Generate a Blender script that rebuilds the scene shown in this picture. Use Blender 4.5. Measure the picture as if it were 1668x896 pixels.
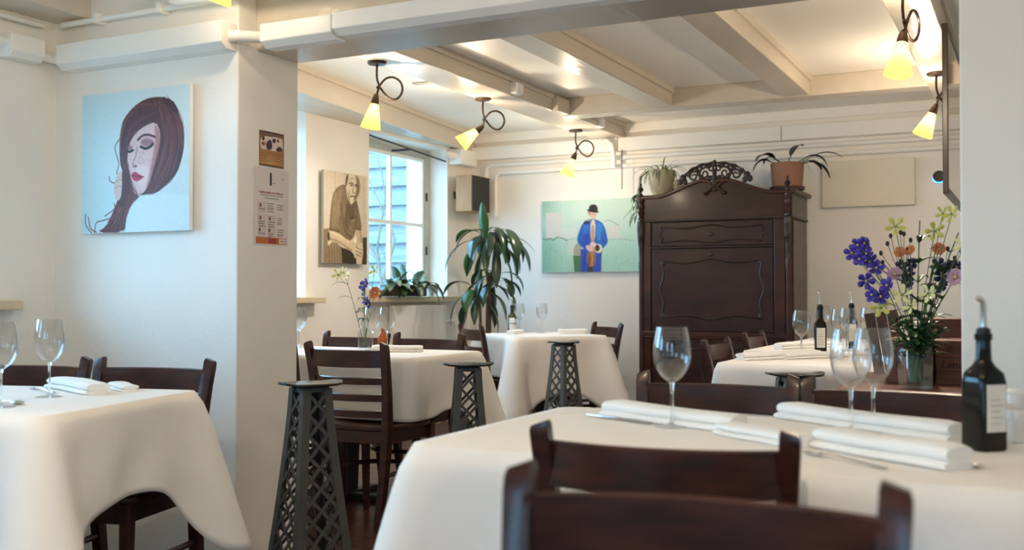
import bpy, bmesh, math, random
import numpy as np
from mathutils import Vector, Matrix
R = math.radians
random.seed(7)
for o in list(bpy.data.objects): bpy.data.objects.remove(o)
scene = bpy.context.scene
col = scene.collection

# ---------------------------------------------------------------- camera, sky, exposure
cam = bpy.data.cameras.new('camera'); camo = bpy.data.objects.new('camera', cam); col.objects.link(camo)
camo.location = (0, 0, 1.05)
camo.rotation_euler = (R(90 + 1.01), 0, R(26.7))
cam.sensor_width = 36; cam.lens = 1702 / 1668 * 36; cam.clip_start = .02
cam.dof.use_dof = True; cam.dof.focus_distance = 4.4; cam.dof.aperture_fstop = 3.4
scene.camera = camo
SKY = 8.8; LAMP = 36.0; EXPO = .62
world = bpy.data.worlds.new('overcast_sky'); scene.world = world; world.use_nodes = True
bg = world.node_tree.nodes['Background']
bg.inputs[0].default_value = (.31, .655, 1.0, 1); bg.inputs[1].default_value = SKY
vs = scene.view_settings
vs.view_transform = 'Standard'; vs.look = 'None'; vs.gamma = 1; vs.exposure = EXPO
vs.use_curve_mapping = False
scene.cycles.max_bounces = 16; scene.cycles.diffuse_bounces = 12; scene.cycles.transparent_max_bounces = 24

# ---------------------------------------------------------------- colour and material helpers
def lin(c):
    return tuple(((v / 255) / 12.92 if v <= 10 else ((v / 255 + .055) / 1.055) ** 2.4) for v in c)
MATS = {}
def mat(name, rgb, rough=.5, metal=0, spec=.5, noise=0, nscale=8, bump=0, bscale=60, stretch=(1, 1, 1), rgb2=None, trans=0, coat=0, emit=None, estr=0, sss=0, alpha=1):
    m = bpy.data.materials.new(name); m.use_nodes = True
    nt = m.node_tree; b = nt.nodes['Principled BSDF']
    c = lin(rgb)
    b.inputs['Base Color'].default_value = (*c, 1)
    b.inputs['Roughness'].default_value = rough
    b.inputs['Metallic'].default_value = metal
    b.inputs['Specular IOR Level'].default_value = spec
    b.inputs['Coat Weight'].default_value = coat
    b.inputs['Coat Roughness'].default_value = .12
    b.inputs['Transmission Weight'].default_value = trans
    if emit:
        b.inputs['Emission Color'].default_value = (*lin(emit), 1); b.inputs['Emission Strength'].default_value = estr
    tc = None
    def coords(sc):
        nonlocal tc
        if tc is None: tc = nt.nodes.new('ShaderNodeTexCoord')
        mp = nt.nodes.new('ShaderNodeMapping'); mp.inputs['Scale'].default_value = sc
        nt.links.new(tc.outputs['Object'], mp.inputs['Vector']); return mp.outputs[0]
    if noise or rgb2:
        n = nt.nodes.new('ShaderNodeTexNoise'); n.inputs['Scale'].default_value = nscale; n.inputs['Detail'].default_value = 5
        nt.links.new(coords(stretch), n.inputs['Vector'])
        rp = nt.nodes.new('ShaderNodeValToRGB')
        c2 = lin(rgb2) if rgb2 else tuple(v * (1 - noise) for v in c)
        rp.color_ramp.elements[0].position = .32; rp.color_ramp.elements[1].position = .68
        rp.color_ramp.elements[0].color = (*c2, 1); rp.color_ramp.elements[1].color = (*c, 1)
        nt.links.new(n.outputs[0], rp.inputs[0]); nt.links.new(rp.outputs[0], b.inputs['Base Color'])
    if bump:
        n2 = nt.nodes.new('ShaderNodeTexNoise'); n2.inputs['Scale'].default_value = bscale; n2.inputs['Detail'].default_value = 3
        nt.links.new(coords(stretch), n2.inputs['Vector'])
        bp = nt.nodes.new('ShaderNodeBump'); bp.inputs['Strength'].default_value = bump; bp.inputs['Distance'].default_value = .01
        nt.links.new(n2.outputs[0], bp.inputs['Height']); nt.links.new(bp.outputs[0], b.inputs['Normal'])
    MATS[name] = m; return m
def glass_mat(name, tint=(1, 1, 1), refl=1.45, rough=.0):
    m = bpy.data.materials.new(name); m.use_nodes = True; nt = m.node_tree
    for n in list(nt.nodes): nt.nodes.remove(n)
    out = nt.nodes.new('ShaderNodeOutputMaterial'); mx = nt.nodes.new('ShaderNodeMixShader')
    t = nt.nodes.new('ShaderNodeBsdfTransparent'); t.inputs[0].default_value = (*tint, 1)
    g = nt.nodes.new('ShaderNodeBsdfGlossy'); g.inputs['Roughness'].default_value = rough
    lw = nt.nodes.new('ShaderNodeLayerWeight'); pw_ = nt.nodes.new('ShaderNodeMath'); pw_.operation = 'POWER'; pw_.inputs[1].default_value = 2.4
    f = nt.nodes.new('ShaderNodeMath'); f.operation = 'MULTIPLY_ADD'; f.inputs[1].default_value = .72; f.inputs[2].default_value = .05
    nt.links.new(lw.outputs['Facing'], pw_.inputs[0]); nt.links.new(pw_.outputs[0], f.inputs[0])
    nt.links.new(f.outputs[0], mx.inputs[0]); nt.links.new(t.outputs[0], mx.inputs[1]); nt.links.new(g.outputs[0], mx.inputs[2])
    nt.links.new(mx.outputs[0], out.inputs[0]); MATS[name] = m; return m
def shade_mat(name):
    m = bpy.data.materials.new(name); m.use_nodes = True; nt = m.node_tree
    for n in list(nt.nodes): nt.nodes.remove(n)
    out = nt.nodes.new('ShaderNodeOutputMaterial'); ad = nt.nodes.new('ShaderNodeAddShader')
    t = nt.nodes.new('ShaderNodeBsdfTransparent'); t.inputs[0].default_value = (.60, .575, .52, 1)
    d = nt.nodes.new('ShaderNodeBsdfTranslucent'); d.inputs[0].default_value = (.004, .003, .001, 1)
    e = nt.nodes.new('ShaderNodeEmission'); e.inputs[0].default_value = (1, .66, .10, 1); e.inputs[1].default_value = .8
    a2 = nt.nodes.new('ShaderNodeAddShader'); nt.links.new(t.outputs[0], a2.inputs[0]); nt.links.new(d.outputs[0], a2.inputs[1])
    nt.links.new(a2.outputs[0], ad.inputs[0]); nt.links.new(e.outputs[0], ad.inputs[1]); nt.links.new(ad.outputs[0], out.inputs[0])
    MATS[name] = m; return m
def vcol_mat(name, rough=.45):
    m = bpy.data.materials.new(name); m.use_nodes = True; nt = m.node_tree; b = nt.nodes['Principled BSDF']
    a = nt.nodes.new('ShaderNodeVertexColor'); a.layer_name = 'print'
    nt.links.new(a.outputs[0], b.inputs['Base Color']); b.inputs['Roughness'].default_value = rough
    b.inputs['Specular IOR Level'].default_value = .3
    MATS[name] = m; return m

mat('wall_paint', (243, 239, 232), .7, noise=.05, nscale=2, bump=.12, bscale=45)
mat('ceiling_paint', (248, 245, 238), .45, noise=.04, nscale=1.5, bump=.1, bscale=4)
mat('beam_paint', (210, 200, 184), .26, noise=.07, nscale=3, bump=.18, bscale=10, stretch=(3, .5, 3))
mat('trim_white', (243, 241, 236), .4, noise=.04, nscale=5)
mat('frame_grey', (190, 188, 176), .45, noise=.1, nscale=6)
mat('sill_wood', (222, 206, 172), .45, noise=.1, nscale=6, stretch=(1, 6, 1))
mat('plank', (92, 52, 36), .3, rgb2=(56, 32, 24), nscale=6, stretch=(.6, 9, 1), bump=.12, bscale=30)
mat('slab', (30, 22, 18), .8)
mat('chair_wood', (72, 36, 26), .3, rgb2=(44, 22, 17), nscale=5, stretch=(2, 2, 9), coat=.15, spec=.4)
mat('cabinet_wood', (78, 42, 34), .3, rgb2=(50, 28, 26), nscale=3.5, stretch=(1, 1, 2.2), coat=.08, spec=.35)
mat('cabinet_burl', (62, 36, 32), .28, rgb2=(40, 25, 26), nscale=3, stretch=(1.2, 1, 3.2), coat=.12, spec=.35)
mat('cabinet_carving', (46, 28, 24), .45, noise=.2, nscale=20)
mat('cloth', (240, 235, 228), .85, noise=.03, nscale=4, bump=.9, bscale=5.5)
mat('napkin', (242, 240, 236), .9, noise=.03, nscale=20, bump=.2, bscale=60)
mat('table_dark', (26, 22, 22), .5)
mat('stool_metal', (84, 82, 76), .5, metal=.2, noise=.25, nscale=14)
mat('stool_seat', (44, 43, 41), .22, metal=.55)
mat('bronze', (92, 76, 64), .35, metal=.75, noise=.2, nscale=20)
mat('steel', (210, 208, 202), .2, metal=1)
mat('black_plastic', (24, 23, 24), .5)
mat('speaker_wood', (186, 136, 88), .6, rgb2=(168, 118, 72), nscale=4, stretch=(8, 8, 1))
mat('white_plastic', (236, 236, 234), .4)
mat('bottle_dark', (14, 15, 10), .12, spec=.35)
mat('bottle_green', (54, 60, 24), .1, spec=.4)
mat('amber', (196, 104, 40), .15, trans=.4)
mat('label_paper', (230, 226, 216), .7, noise=.06, nscale=30)
mat('ink', (150, 144, 136), .8)
mat('ink_red', (158, 44, 66), .8)
mat('ink_dark', (40, 22, 16), .8)
mat('salt', (236, 232, 224), .9, bump=.3, bscale=200)
mat('leaf_dark', (34, 62, 34), .28, rgb2=(22, 44, 28), nscale=10, coat=.4)
mat('leaf_green', (62, 100, 44), .35, rgb2=(44, 78, 36), nscale=12)
mat('leaf_pale', (128, 152, 74), .4, rgb2=(100, 128, 58), nscale=12)
mat('leaf_silver', (176, 208, 200), .3, rgb2=(96, 136, 118), nscale=30)
mat('leaf_bronze', (92, 66, 48), .35, rgb2=(70, 80, 50), nscale=16)
mat('leaf_black', (26, 36, 28), .3, rgb2=(18, 26, 22), nscale=10)
mat('stem_green', (72, 100, 46), .5)
mat('trunk', (108, 86, 62), .7, rgb2=(70, 54, 40), nscale=18, stretch=(1, 1, 6), bump=.4, bscale=40)
mat('terracotta', (150, 110, 88), .75, noise=.15, nscale=9)
mat('cream_pot', (206, 196, 166), .5, rgb2=(150, 130, 98), nscale=5, stretch=(2, 2, .6))
mat('dark_pot', (62, 52, 46), .6)
mat('petal_yellow', (204, 196, 92), .5)
mat('petal_cream', (236, 226, 160), .5)
mat('petal_violet', (58, 44, 140), .5, rgb2=(80, 54, 160), nscale=40)
mat('petal_indigo', (40, 34, 92), .5)
mat('petal_orange', (206, 122, 78), .5)
mat('petal_pink', (196, 150, 164), .6)
mat('seed_dark', (58, 34, 36), .6)
mat('bone', (226, 216, 190), .6)
mat('crate_wood', (116, 62, 40), .5, rgb2=(84, 44, 30), nscale=5, stretch=(.8, 1, 14))
mat('crate_end_grain', (84, 44, 30), .6, noise=.1, nscale=40)
mat('board_stripe', (100, 56, 36), .5, rgb2=(60, 34, 24), nscale=12, stretch=(9, 9, .5))
mat('mirror_frame', (58, 46, 38), .35)
mat('mirror', (200, 190, 176), .05, metal=1)
mat('dial', (20, 20, 24), .1, coat=.5)
mat('led_blue', (60, 150, 255), .5, emit=(90, 180, 255), estr=2)
mat('clapboard', (140, 146, 148), .8, rgb2=(108, 114, 117), nscale=5, stretch=(.6, 1, 10), bump=.3, bscale=20)
mat('plaster_out', (240, 240, 238), .85, noise=.05)
mat('bark', (112, 102, 88), .8)
mat('ground_out', (150, 150, 146), .9, noise=.2)
mat('canvas_white', (232, 224, 208), .8, noise=.03)
mat('water', (220, 226, 220), .05)
glass_mat('glass', (.965, .97, .97), 1.5)
glass_mat('vase_glass', (.9, .93, .91), 1.5)
glass_mat('pane_glass', (.95, .98, .98), 1.3)
shade_mat('shade_glass')
mat('solid_glass', (250, 252, 252), .0, trans=1)
MATS['solid_glass'].node_tree.nodes['Principled BSDF'].inputs['IOR'].default_value = 1.47
vcol_mat('print', .5)

# ---------------------------------------------------------------- mesh helpers
class MB:
    def __init__(s): s.v = []; s.f = []
    def add(s, v, f):
        n = len(s.v); s.v += [tuple(p) for p in v]; s.f += [tuple(i + n for i in q) for q in f]; return s
    def box(s, x0, x1, y0, y1, z0, z1):
        v = [(x0, y0, z0), (x1, y0, z0), (x1, y1, z0), (x0, y1, z0), (x0, y0, z1), (x1, y0, z1), (x1, y1, z1), (x0, y1, z1)]
        return s.add(v, [(0, 3, 2, 1), (4, 5, 6, 7), (0, 1, 5, 4), (1, 2, 6, 5), (2, 3, 7, 6), (3, 0, 4, 7)])
    def loft(s, secs, cap=True, closed=True):
        n = len(secs[0]); v = [p for c in secs for p in c]; f = []
        for i in range(len(secs) - 1):
            for j in range(n if closed else n - 1):
                k = (j + 1) % n
                f.append((i * n + j, i * n + k, (i + 1) * n + k, (i + 1) * n + j))
        if cap and closed:
            f.append(tuple(reversed(range(n)))); f.append(tuple((len(secs) - 1) * n + j for j in range(n)))
        return s.add(v, f)
    def tube(s, pts, r, seg=8, cap=True, sy=1):
        pts = [Vector(p) for p in pts]; n = len(pts)
        rr = r if isinstance(r, (list, tuple)) else [r] * n
        t0 = (pts[1] - pts[0]).normalized()
        a = Vector((0, 0, 1)) if abs(t0.z) < .9 else Vector((1, 0, 0))
        u = t0.cross(a).normalized(); secs = []
        for i in range(n):
            t = (pts[min(i + 1, n - 1)] - pts[max(i - 1, 0)]).normalized()
            u = (u - t * u.dot(t)).normalized(); w = t.cross(u)
            secs.append([pts[i] + (u * math.cos(2 * math.pi * k / seg) + w * math.sin(2 * math.pi * k / seg) * sy) * rr[i] for k in range(seg)])
        return s.loft(secs, cap)
    def lathe(s, prof, seg=24, c=(0, 0, 0), cap=True):
        secs = [[(c[0] + r * math.cos(2 * math.pi * k / seg), c[1] + r * math.sin(2 * math.pi * k / seg), c[2] + z) for k in range(seg)] for r, z in prof]
        return s.loft(secs, cap)
    def ball(s, c, r, seg=12, rings=8, sq=(1, 1, 1)):
        secs = []
        for i in range(rings + 1):
            a = -math.pi / 2 + math.pi * i / rings; rr = max(math.cos(a), .02) * r
            secs.append([(c[0] + sq[0] * rr * math.cos(2 * math.pi * k / seg), c[1] + sq[1] * rr * math.sin(2 * math.pi * k / seg), c[2] + sq[2] * r * math.sin(a)) for k in range(seg)])
        return s.loft(secs)
    def prism(s, poly, y0, y1):          # polygon in xz, extruded in y
        n = len(poly)
        v = [(x, y0, z) for x, z in poly] + [(x, y1, z) for x, z in poly]
        f = [tuple(range(n)), tuple(reversed(range(n, 2 * n)))] + [(i, i + n, (i + 1) % n + n, (i + 1) % n) for i in range(n)]
        return s.add(v, f)
    def bar(s, a, b, w, h, up=(0, 0, 1)):
        a = Vector(a); b = Vector(b); t = (b - a).normalized(); up = Vector(up)
        u = t.cross(up)
        if u.length < 1e-4: u = t.cross(Vector((1, 0, 0)))
        u.normalize(); n = u.cross(t)
        q = [(u * sx * w / 2 + n * sy * h / 2) for sx, sy in ((-1, -1), (1, -1), (1, 1), (-1, 1))]
        return s.loft([[a + d for d in q], [b + d for d in q]])
    def mesh(s, name):
        m = bpy.data.meshes.new(name); m.from_pydata(s.v, [], s.f)
        bm = bmesh.new(); bm.from_mesh(m); bmesh.ops.recalc_face_normals(bm, faces=bm.faces); bm.to_mesh(m); bm.free()
        return m
def smooth_by_angle(m, ang=35):
    m.shade_smooth()
    bm = bmesh.new(); bm.from_mesh(m)
    for e in bm.edges:
        if len(e.link_faces) == 2 and e.calc_face_angle(0) > R(ang): e.smooth = False
    bm.to_mesh(m); bm.free()
def obj(name, mb, m, parent=None, smooth=True, bevel=0, solid=0, loc=None):
    me = mb if isinstance(mb, bpy.types.Mesh) else mb.mesh(name)
    if smooth: smooth_by_angle(me)
    if m: me.materials.append(MATS[m])
    o = bpy.data.objects.new(name, me); col.objects.link(o)
    if parent: o.parent = parent
    if loc: o.location = loc
    if solid:
        d = o.modifiers.new('thickness', 'SOLIDIFY'); d.thickness = solid; d.offset = 0
    if bevel:
        d = o.modifiers.new('bevel', 'BEVEL'); d.width = bevel; d.segments = 2; d.limit_method = 'ANGLE'; d.angle_limit = R(40)
    return o
def tag(o, label=None, cat=None, group=None, kind=None):
    if label: o['label'] = label
    if cat: o['category'] = cat
    if group: o['group'] = group
    if kind: o['kind'] = kind
    return o
def thing(name, loc, rz, label, cat, group=None):
    o = bpy.data.objects.new(name, None); col.objects.link(o); o.empty_display_size = .05
    o.location = loc; o.rotation_euler = (0, 0, rz); return tag(o, label, cat, group)
def struct(name, mb, m, bevel=0, label=None, parent=None, smooth=False):
    o = obj(name, mb, m, parent, smooth=smooth, bevel=bevel)
    if not parent: tag(o, label, None, None, 'structure')
    return o
def copy_tree(root, loc, rz, label=None, group=None, scale=None):
    r = root.copy(); col.objects.link(r); r.location = loc; r.rotation_euler = (0, 0, rz)
    if scale: r.scale = (scale,) * 3
    if label: r['label'] = label
    if group: r['group'] = group
    for ch in list(root.children):
        c = ch.copy(); col.objects.link(c); c.parent = r
        for g in list(ch.children):
            d = g.copy(); col.objects.link(d); d.parent = c
    return r

# ================================================================ THE ROOM
CZ = 2.42; W1 = 3.02; W1B = 3.375; XP = -2.666; XRP = -.182; XL = -3.644; XW = -4.4; YB = 7.93; XR = .95; XFR = 2.4; YF = -2.4
def wall_x(name, x0, x1, y0, y1, holes, m, label):      # wall slab with its faces at x0 / x1, holes (ya, yb, za, zb)
    mb = MB(); y = y0
    for (a, b, c, d) in sorted(holes):
        if a > y: mb.box(x0, x1, y, a, 0, CZ)
        mb.box(x0, x1, a, b, 0, c); mb.box(x0, x1, a, b, d, CZ); y = b
    mb.box(x0, x1, y, y1, 0, CZ)
    return struct(name, mb, m, label=label)
def wall_y(name, y0, y1, x0, x1, holes, m, label):
    mb = MB(); x = x0
    for (a, b, c, d) in sorted(holes):
        if a > x: mb.box(x, a, y0, y1, 0, CZ)
        mb.box(a, b, y0, y1, 0, c); mb.box(a, b, y0, y1, d, CZ); x = b
    mb.box(x, x1, y0, y1, 0, CZ)
    return struct(name, mb, m, label=label)
W_back = [(4.30, 5.655, 1.0, 2.30), (6.40, 7.545, 1.0, 2.25)]
W_left = [(-1.1, .5, .9, 1.97), (1.25, 2.71, 1.0, 1.97)]
W_rear = [(-1.9, -1.2, .8, 2.1), (.4, 1.1, .8, 2.1)]
wall_x('wall_left', XL - .32, XL, YF, W1, W_left, 'wall_paint', 'white plastered side wall of the front dining room')
wall_x('wall_window', XW - .34, XW, W1B, YB + .3, W_back, 'wall_paint', 'white window wall of the back dining room')
wall_y('wall_back', YB, YB + .3, XW, XR + .3, [], 'wall_paint', 'white end wall of the back dining room')
struct('wall_right', MB().box(XR, XR + .3, W1B, YB, 0, CZ), 'wall_paint', label='beige side wall of the back dining room')
struct('wall_divider', MB().box(XW - .34, XP, W1, W1B, 0, CZ), 'wall_paint', bevel=.006, label='thick white dividing wall ending in a square pillar')
struct('wall_divider_right', MB().box(XRP, XFR + .3, W1, W1B, 0, CZ), 'wall_paint', bevel=.006, label='plain beige pillar wall beside the oil bottle')
wall_y('wall_rear', YF - .3, YF, XL - .32, XFR + .3, W_rear, 'wall_paint', 'rear wall of the front dining room')
struct('wall_front_right', MB().box(XFR, XFR + .3, YF, W1, 0, CZ), 'wall_paint', label='far side wall of the front dining room')

fl = struct('floor', MB().box(XW - .3, XFR + .3, YF - .3, YB + .3, -.12, -.016), 'slab', label='dark wooden plank floor')
pw = .15; y = YF; i = 0
while y < YB:
    xs = XW if y > W1B else XL
    x1 = XFR if y < W1 else XR
    cuts = [xs]; x = xs + .5 + 1.4 * ((i * 0.37) % 1)
    while x < x1 - .3: cuts.append(x); x += 1.9
    cuts.append(x1)
    for a, b in zip(cuts, cuts[1:]):
        mb = MB().box(0, b - a - .003, 0, min(pw, YB - y) - .004, -.016, 0)
        obj('plank', mb, 'plank', fl, smooth=False, loc=(a, y, 0))
    y += pw; i += 1

# ceiling slab, joists and lintel
ce = struct('ceiling', MB().box(XW - .34, XFR + .3, YF - .3, YB + .3, CZ, CZ + .15), 'ceiling_paint', label='painted ceiling between exposed beams')
def beam(name, x0, x1, y0, y1, z0, steps=True, m='beam_paint'):
    mb = MB().box(x0, x1, y0, y1, z0, CZ)
    o = obj(name, mb, m, ce, smooth=False, bevel=.006)
    if steps:
        obj('beam_moulding', MB().box(x0 - .018, x1 + .018, y0, y1, CZ - .035, CZ), 'beam_paint', o, smooth=False, bevel=.004)
    return o
beam('lintel_beam', XP, XRP, 3.12, W1B, 1.98, False)
beam('joist', -3.21, -2.96, W1B, YB, 2.30)
beam('joist', -2.35, -2.17, W1B, 6.70, 2.30)
beam('joist', -1.435, -1.27, W1B, 6.70, 2.30)
beam('joist', -.57, -.385, W1B, YB, 2.27)
obj('cross_beam', MB().box(-2.96, -.57, 6.70, 6.86, 2.295, CZ), 'beam_paint', ce, smooth=False, bevel=.006)
obj('cross_beam', MB().box(-.385, XR, 6.70, 6.86, 2.295, CZ), 'beam_paint', ce, smooth=False, bevel=.006)
# skewed beam along the window wall
o = obj('wall_beam', MB().add([(XW, W1B, 2.27), (-3.74, W1B, 2.27), (-4.34, YB, 2.27), (XW, YB, 2.27), (XW, W1B, CZ), (-3.74, W1B, CZ), (-4.34, YB, CZ), (XW, YB, CZ)],
    [(0, 3, 2, 1), (4, 5, 6, 7), (0, 1, 5, 4), (1, 2, 6, 5), (2, 3, 7, 6), (3, 0, 4, 7)]), 'beam_paint', ce, smooth=False, bevel=.005)
obj('beam_moulding', MB().bar((-3.735, W1B, 2.405), (-4.33, YB, 2.405), .04, .03), 'beam_paint', o, smooth=False)
obj('beam_moulding', MB().bar((-3.745, W1B, 2.268), (-4.35, YB, 2.268), .03, .02), 'beam_paint', o, smooth=False)
# front room beams
beam('joist', XL, XL + .20, YF, W1, 2.17, False)
obj('beam_moulding', MB().box(XL + .20, XL + .24, YF, W1, 2.30, CZ), 'beam_paint', ce, smooth=False)
for x in (-1.75, -.4, 1.0): beam('joist', x, x + .18, YF, 3.12, 2.30)
# picture-rail style mouldings on the back wall
obj('wall_moulding', MB().box(XW, XR, YB - .03, YB, 2.345, CZ), 'trim_white', bpy.data.objects['wall_back'], smooth=False, bevel=.006)

# ---------------------------------------------------------------- windows
def window(n, loc, rz, w, h, cols, rows, fw=.09, label='', sill=None, bars=.028, m='trim_white', top=0, sashm='trim_white', light='window_portal'):
    t = thing('window_%d' % n, loc, rz, None, None); tag(t, label, None, None, 'structure')   # local x along width, y outward, z up
    mb = MB().box(0, fw, -.03, .04, 0, h).box(w - fw, w, -.03, .04, 0, h).box(fw, w - fw, -.03, .04, h - fw - top, h).box(fw, w - fw, -.03, .04, 0, fw * .5)
    obj('frame', mb, m, t, smooth=False, bevel=.004)
    x0, x1, z0, z1 = fw, w - fw, fw * .5, h - fw - top
    s = .03
    mb = MB().box(x0, x0 + s, -.02, .02, z0, z1).box(x1 - s, x1, -.02, .02, z0, z1).box(x0 + s, x1 - s, -.02, .02, z1 - s, z1).box(x0 + s, x1 - s, -.02, .02, z0, z0 + s)
    obj('sash', mb, sashm, t, smooth=False, bevel=.003)
    x0 += s; x1 -= s; z0 += s; z1 -= s
    cw = (x1 - x0) / cols; rh = (z1 - z0) / rows
    for i in range(1, cols): obj('glazing_bar', MB().box(x0 + i * cw - bars / 2, x0 + i * cw + bars / 2, -.017, .017, z0, z1), sashm, t, smooth=False)
    for j in range(1, rows): obj('glazing_bar', MB().box(x0, x1, -.016, .016, z0 + j * rh - bars / 2, z0 + j * rh + bars / 2), sashm, t, smooth=False)
    for i in range(cols):
        for j in range(rows):
            obj('pane', MB().add([(x0 + i * cw, 0, z0 + j * rh), (x0 + (i + 1) * cw, 0, z0 + j * rh), (x0 + (i + 1) * cw, 0, z0 + (j + 1) * rh), (x0 + i * cw, 0, z0 + (j + 1) * rh)], [(0, 1, 2, 3)]), 'pane_glass', t, smooth=False)
    if sill:
        a, b, d = sill
        obj('sill', MB().box(-a, w + b, -d, .0, -.035, .006), 'sill_wood', t, smooth=False, bevel=.006)
    # the opening as a sky portal, so that daylight is sampled through it
    L = bpy.data.lights.new(light, 'AREA'); L.shape = 'RECTANGLE'; L.size = w; L.size_y = h; L.cycles.is_portal = True
    lo = bpy.data.objects.new(light, L); col.objects.link(lo); lo.parent = t
    lo.location = (w / 2, .06, h / 2); lo.rotation_euler = (R(-90), 0, 0)
    return t
# walls facing +x: local x -> world +y, local y(outward) -> world -x  => rz = +90deg
window(1, (XW - .20, 6.40, 1.02), R(90), 1.145, 1.23, 2, 2, .075, 'white casement window with four panes above the sill plants', (.02, .12, .30), m='frame_grey', top=.0)
window(2, (XW - .20, 4.30, 1.02), R(90), 1.355, 1.28, 2, 2, .08, 'white casement window half hidden behind the pillar', (.1, .1, .30))
window(3, (XL - .20, 1.25, 1.02), R(90), 1.46, .95, 2, 2, .08, 'front room window beside the left wall casing', (.1, .11, .27), light='window_left_offscreen')
window(4, (XL - .20, -1.1, .92), R(90), 1.60, 1.05, 2, 2, .08, 'front room window nearer the rear wall', (.1, .1, .27), light='window_left_rear_offscreen')
window(5, (-1.2, YF - .15, .82), R(180), .7, 1.28, 1, 2, .08, 'tall rear window on one side', (.1, .1, .2), light='window_rear_offscreen')
window(6, (1.1, YF - .15, .82), R(180), .7, 1.28, 1, 2, .08, 'tall rear window on the other side', (.1, .1, .2), light='window_rear_right_offscreen')
w1 = bpy.data.objects['window_1']
obj('curtain_rod', MB().tube([(.0, -.20, 1.20), (1.12, -.20, 1.13)], .007, 8), 'black_plastic', w1)
obj('rod_bracket', MB().box(.56, .575, -.2, -.03, 1.155, 1.17), 'black_plastic', w1, smooth=False)
for z in (.35, .8): obj('hinge', MB().box(1.075, 1.085, -.045, -.02, z, z + .07), 'black_plastic', w1, smooth=False)

# ---------------------------------------------------------------- outside the window
g = struct('ground', MB().box(-30, 25, -25, 35, -.6, -.13), 'ground_out', label='pale grey ground of the alley outside')
sh = thing('shed_wall', (-5.38, 8.5, -.13), 0, 'weathered grey clapboard shed seen through the window', 'shed')
obj('shed_backing', MB().box(-4.4, 0, .03, .3, 0, 3.3), 'clapboard', sh, smooth=False)
for i in range(18):
    z = i * .185
    obj('clapboard', MB().add([(-4.4, -.012, z), (0, -.012, z), (0, .03, z + .19), (-4.4, .03, z + .19), (-4.4, .012, z), (0, .012, z), (0, .04, z + .19), (-4.4, .04, z + .19)],
        [(0, 1, 2, 3), (7, 6, 5, 4), (0, 4, 5, 1), (1, 5, 6, 2), (2, 6, 7, 3), (3, 7, 4, 0)]), 'clapboard', sh, smooth=False)
o = obj('garden_wall', MB().box(-5.38, -4.78, 8.46, 8.75, -.13, 3.4).box(-5.4, -4.76, 8.44, 8.77, 3.4, 3.46), 'plaster_out', smooth=False); tag(o, 'bright white rendered wall next to the clapboard shed', 'wall')
vt = thing('climbing_vine', (-5.6, 8.4, -.13), 0, 'bare climbing vine in front of the clapboards', 'vine')
rv = random.Random(3)
for pts in ([(0, 0, 0), (.05, 0, 1.0), (-.08, -.02, 1.6), (.02, 0, 2.1), (-.15, .02, 2.7)], [(-.06, 0, 1.5), (-.3, 0, 1.8), (-.35, -.02, 2.3), (-.2, 0, 2.9)], [(0, 0, 1.3), (.12, 0, 1.7), (-.02, 0, 2.0), (-.22, .02, 2.35)], [(-.75, 0, 0), (-.7, 0, 1.4), (-.82, 0, 1.9), (-.6, 0, 2.4), (-.7, 0, 2.9)], [(-.72, 0, 1.4), (-.5, 0, 1.55), (-.45, 0, 1.9), (-.55, 0, 2.2)]):
    P = []
    for a, b in zip(pts, pts[1:]):
        for k in range(5):
            t = k / 5; P.append([a[q] * (1 - t) + b[q] * t + rv.uniform(-.012, .012) for q in range(3)])
    obj('branch', MB().tube(P, [.018 - .012 * i / len(P) for i in range(len(P))], 6), 'bark', vt)

# ================================================================ PIPES, CASINGS, BEAM FITTINGS
def casing_x(name, x0, x1, yf, z0, z1, label):      # angled cover board along X with a sloping lower lip, wall behind at yf+d
    d = .09
    prof = [(yf + d, z1), (yf, z1 - .004), (yf, z0 + .022), (yf + .03, z0), (yf + d, z0)]
    o = obj(name, MB().loft([[(x0, a, b) for a, b in prof], [(x1, a, b) for a, b in prof]]), 'trim_white', smooth=False, bevel=.004)
    return tag(o, label, 'pipe casing')
casing_x('pipe_casing', -3.54, XP - .005, 2.932, 1.955, 2.06, 'white pipe casing on the wall above the portrait of a woman')
casing_x('pipe_casing', -2.575, -2.25, 3.032, 1.965, 2.055, 'short white pipe casing on the lintel next to the pillar')
casing_x('pipe_casing', -2.247, XRP - .01, 3.032, 1.975, 2.06, 'long white pipe casing running along the lintel beam')
prof = [(XL, 2.075), (XL + .085, 2.07), (XL + .085, 2.0), (XL + .06, 1.978), (XL, 1.978)]
o = obj('pipe_casing', MB().loft([[(a, 2.745, b) for a, b in prof], [(a, 2.90, b) for a, b in prof]]), 'trim_white', smooth=False, bevel=.004); tag(o, 'short white pipe casing in the corner above the left window sill', 'pipe casing')
def pipe(pts, r, label, m='trim_white', round_=True):
    P = [Vector(pts[0])]
    for i in range(1, len(pts) - 1):
        a, b, c = Vector(pts[i - 1]), Vector(pts[i]), Vector(pts[i + 1]); d = min(.07, (b - a).length / 2, (c - b).length / 2)
        p0 = b + (a - b).normalized() * d; p1 = b + (c - b).normalized() * d
        for k in range(6):
            t = k / 5; P.append(p0 * (1 - t) ** 2 + b * 2 * t * (1 - t) + p1 * t * t)
    P.append(Vector(pts[-1]))
    return tag(obj('pipe', MB().tube(P, r, 12), m), label, 'pipe')
pipe([(-3.60, 2.70, 2.035), (-3.60, 2.97, 2.01), (-3.56, 2.975, 2.01)], .02, 'white heating pipe bend joining the two corner casings')
pipe([(XP - .005, 2.98, 2.005), (XP + .02, 2.99, 2.005), (-2.575, 3.08, 2.01)], .022, 'bare heating pipe stub crossing the top of the pillar')
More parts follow.
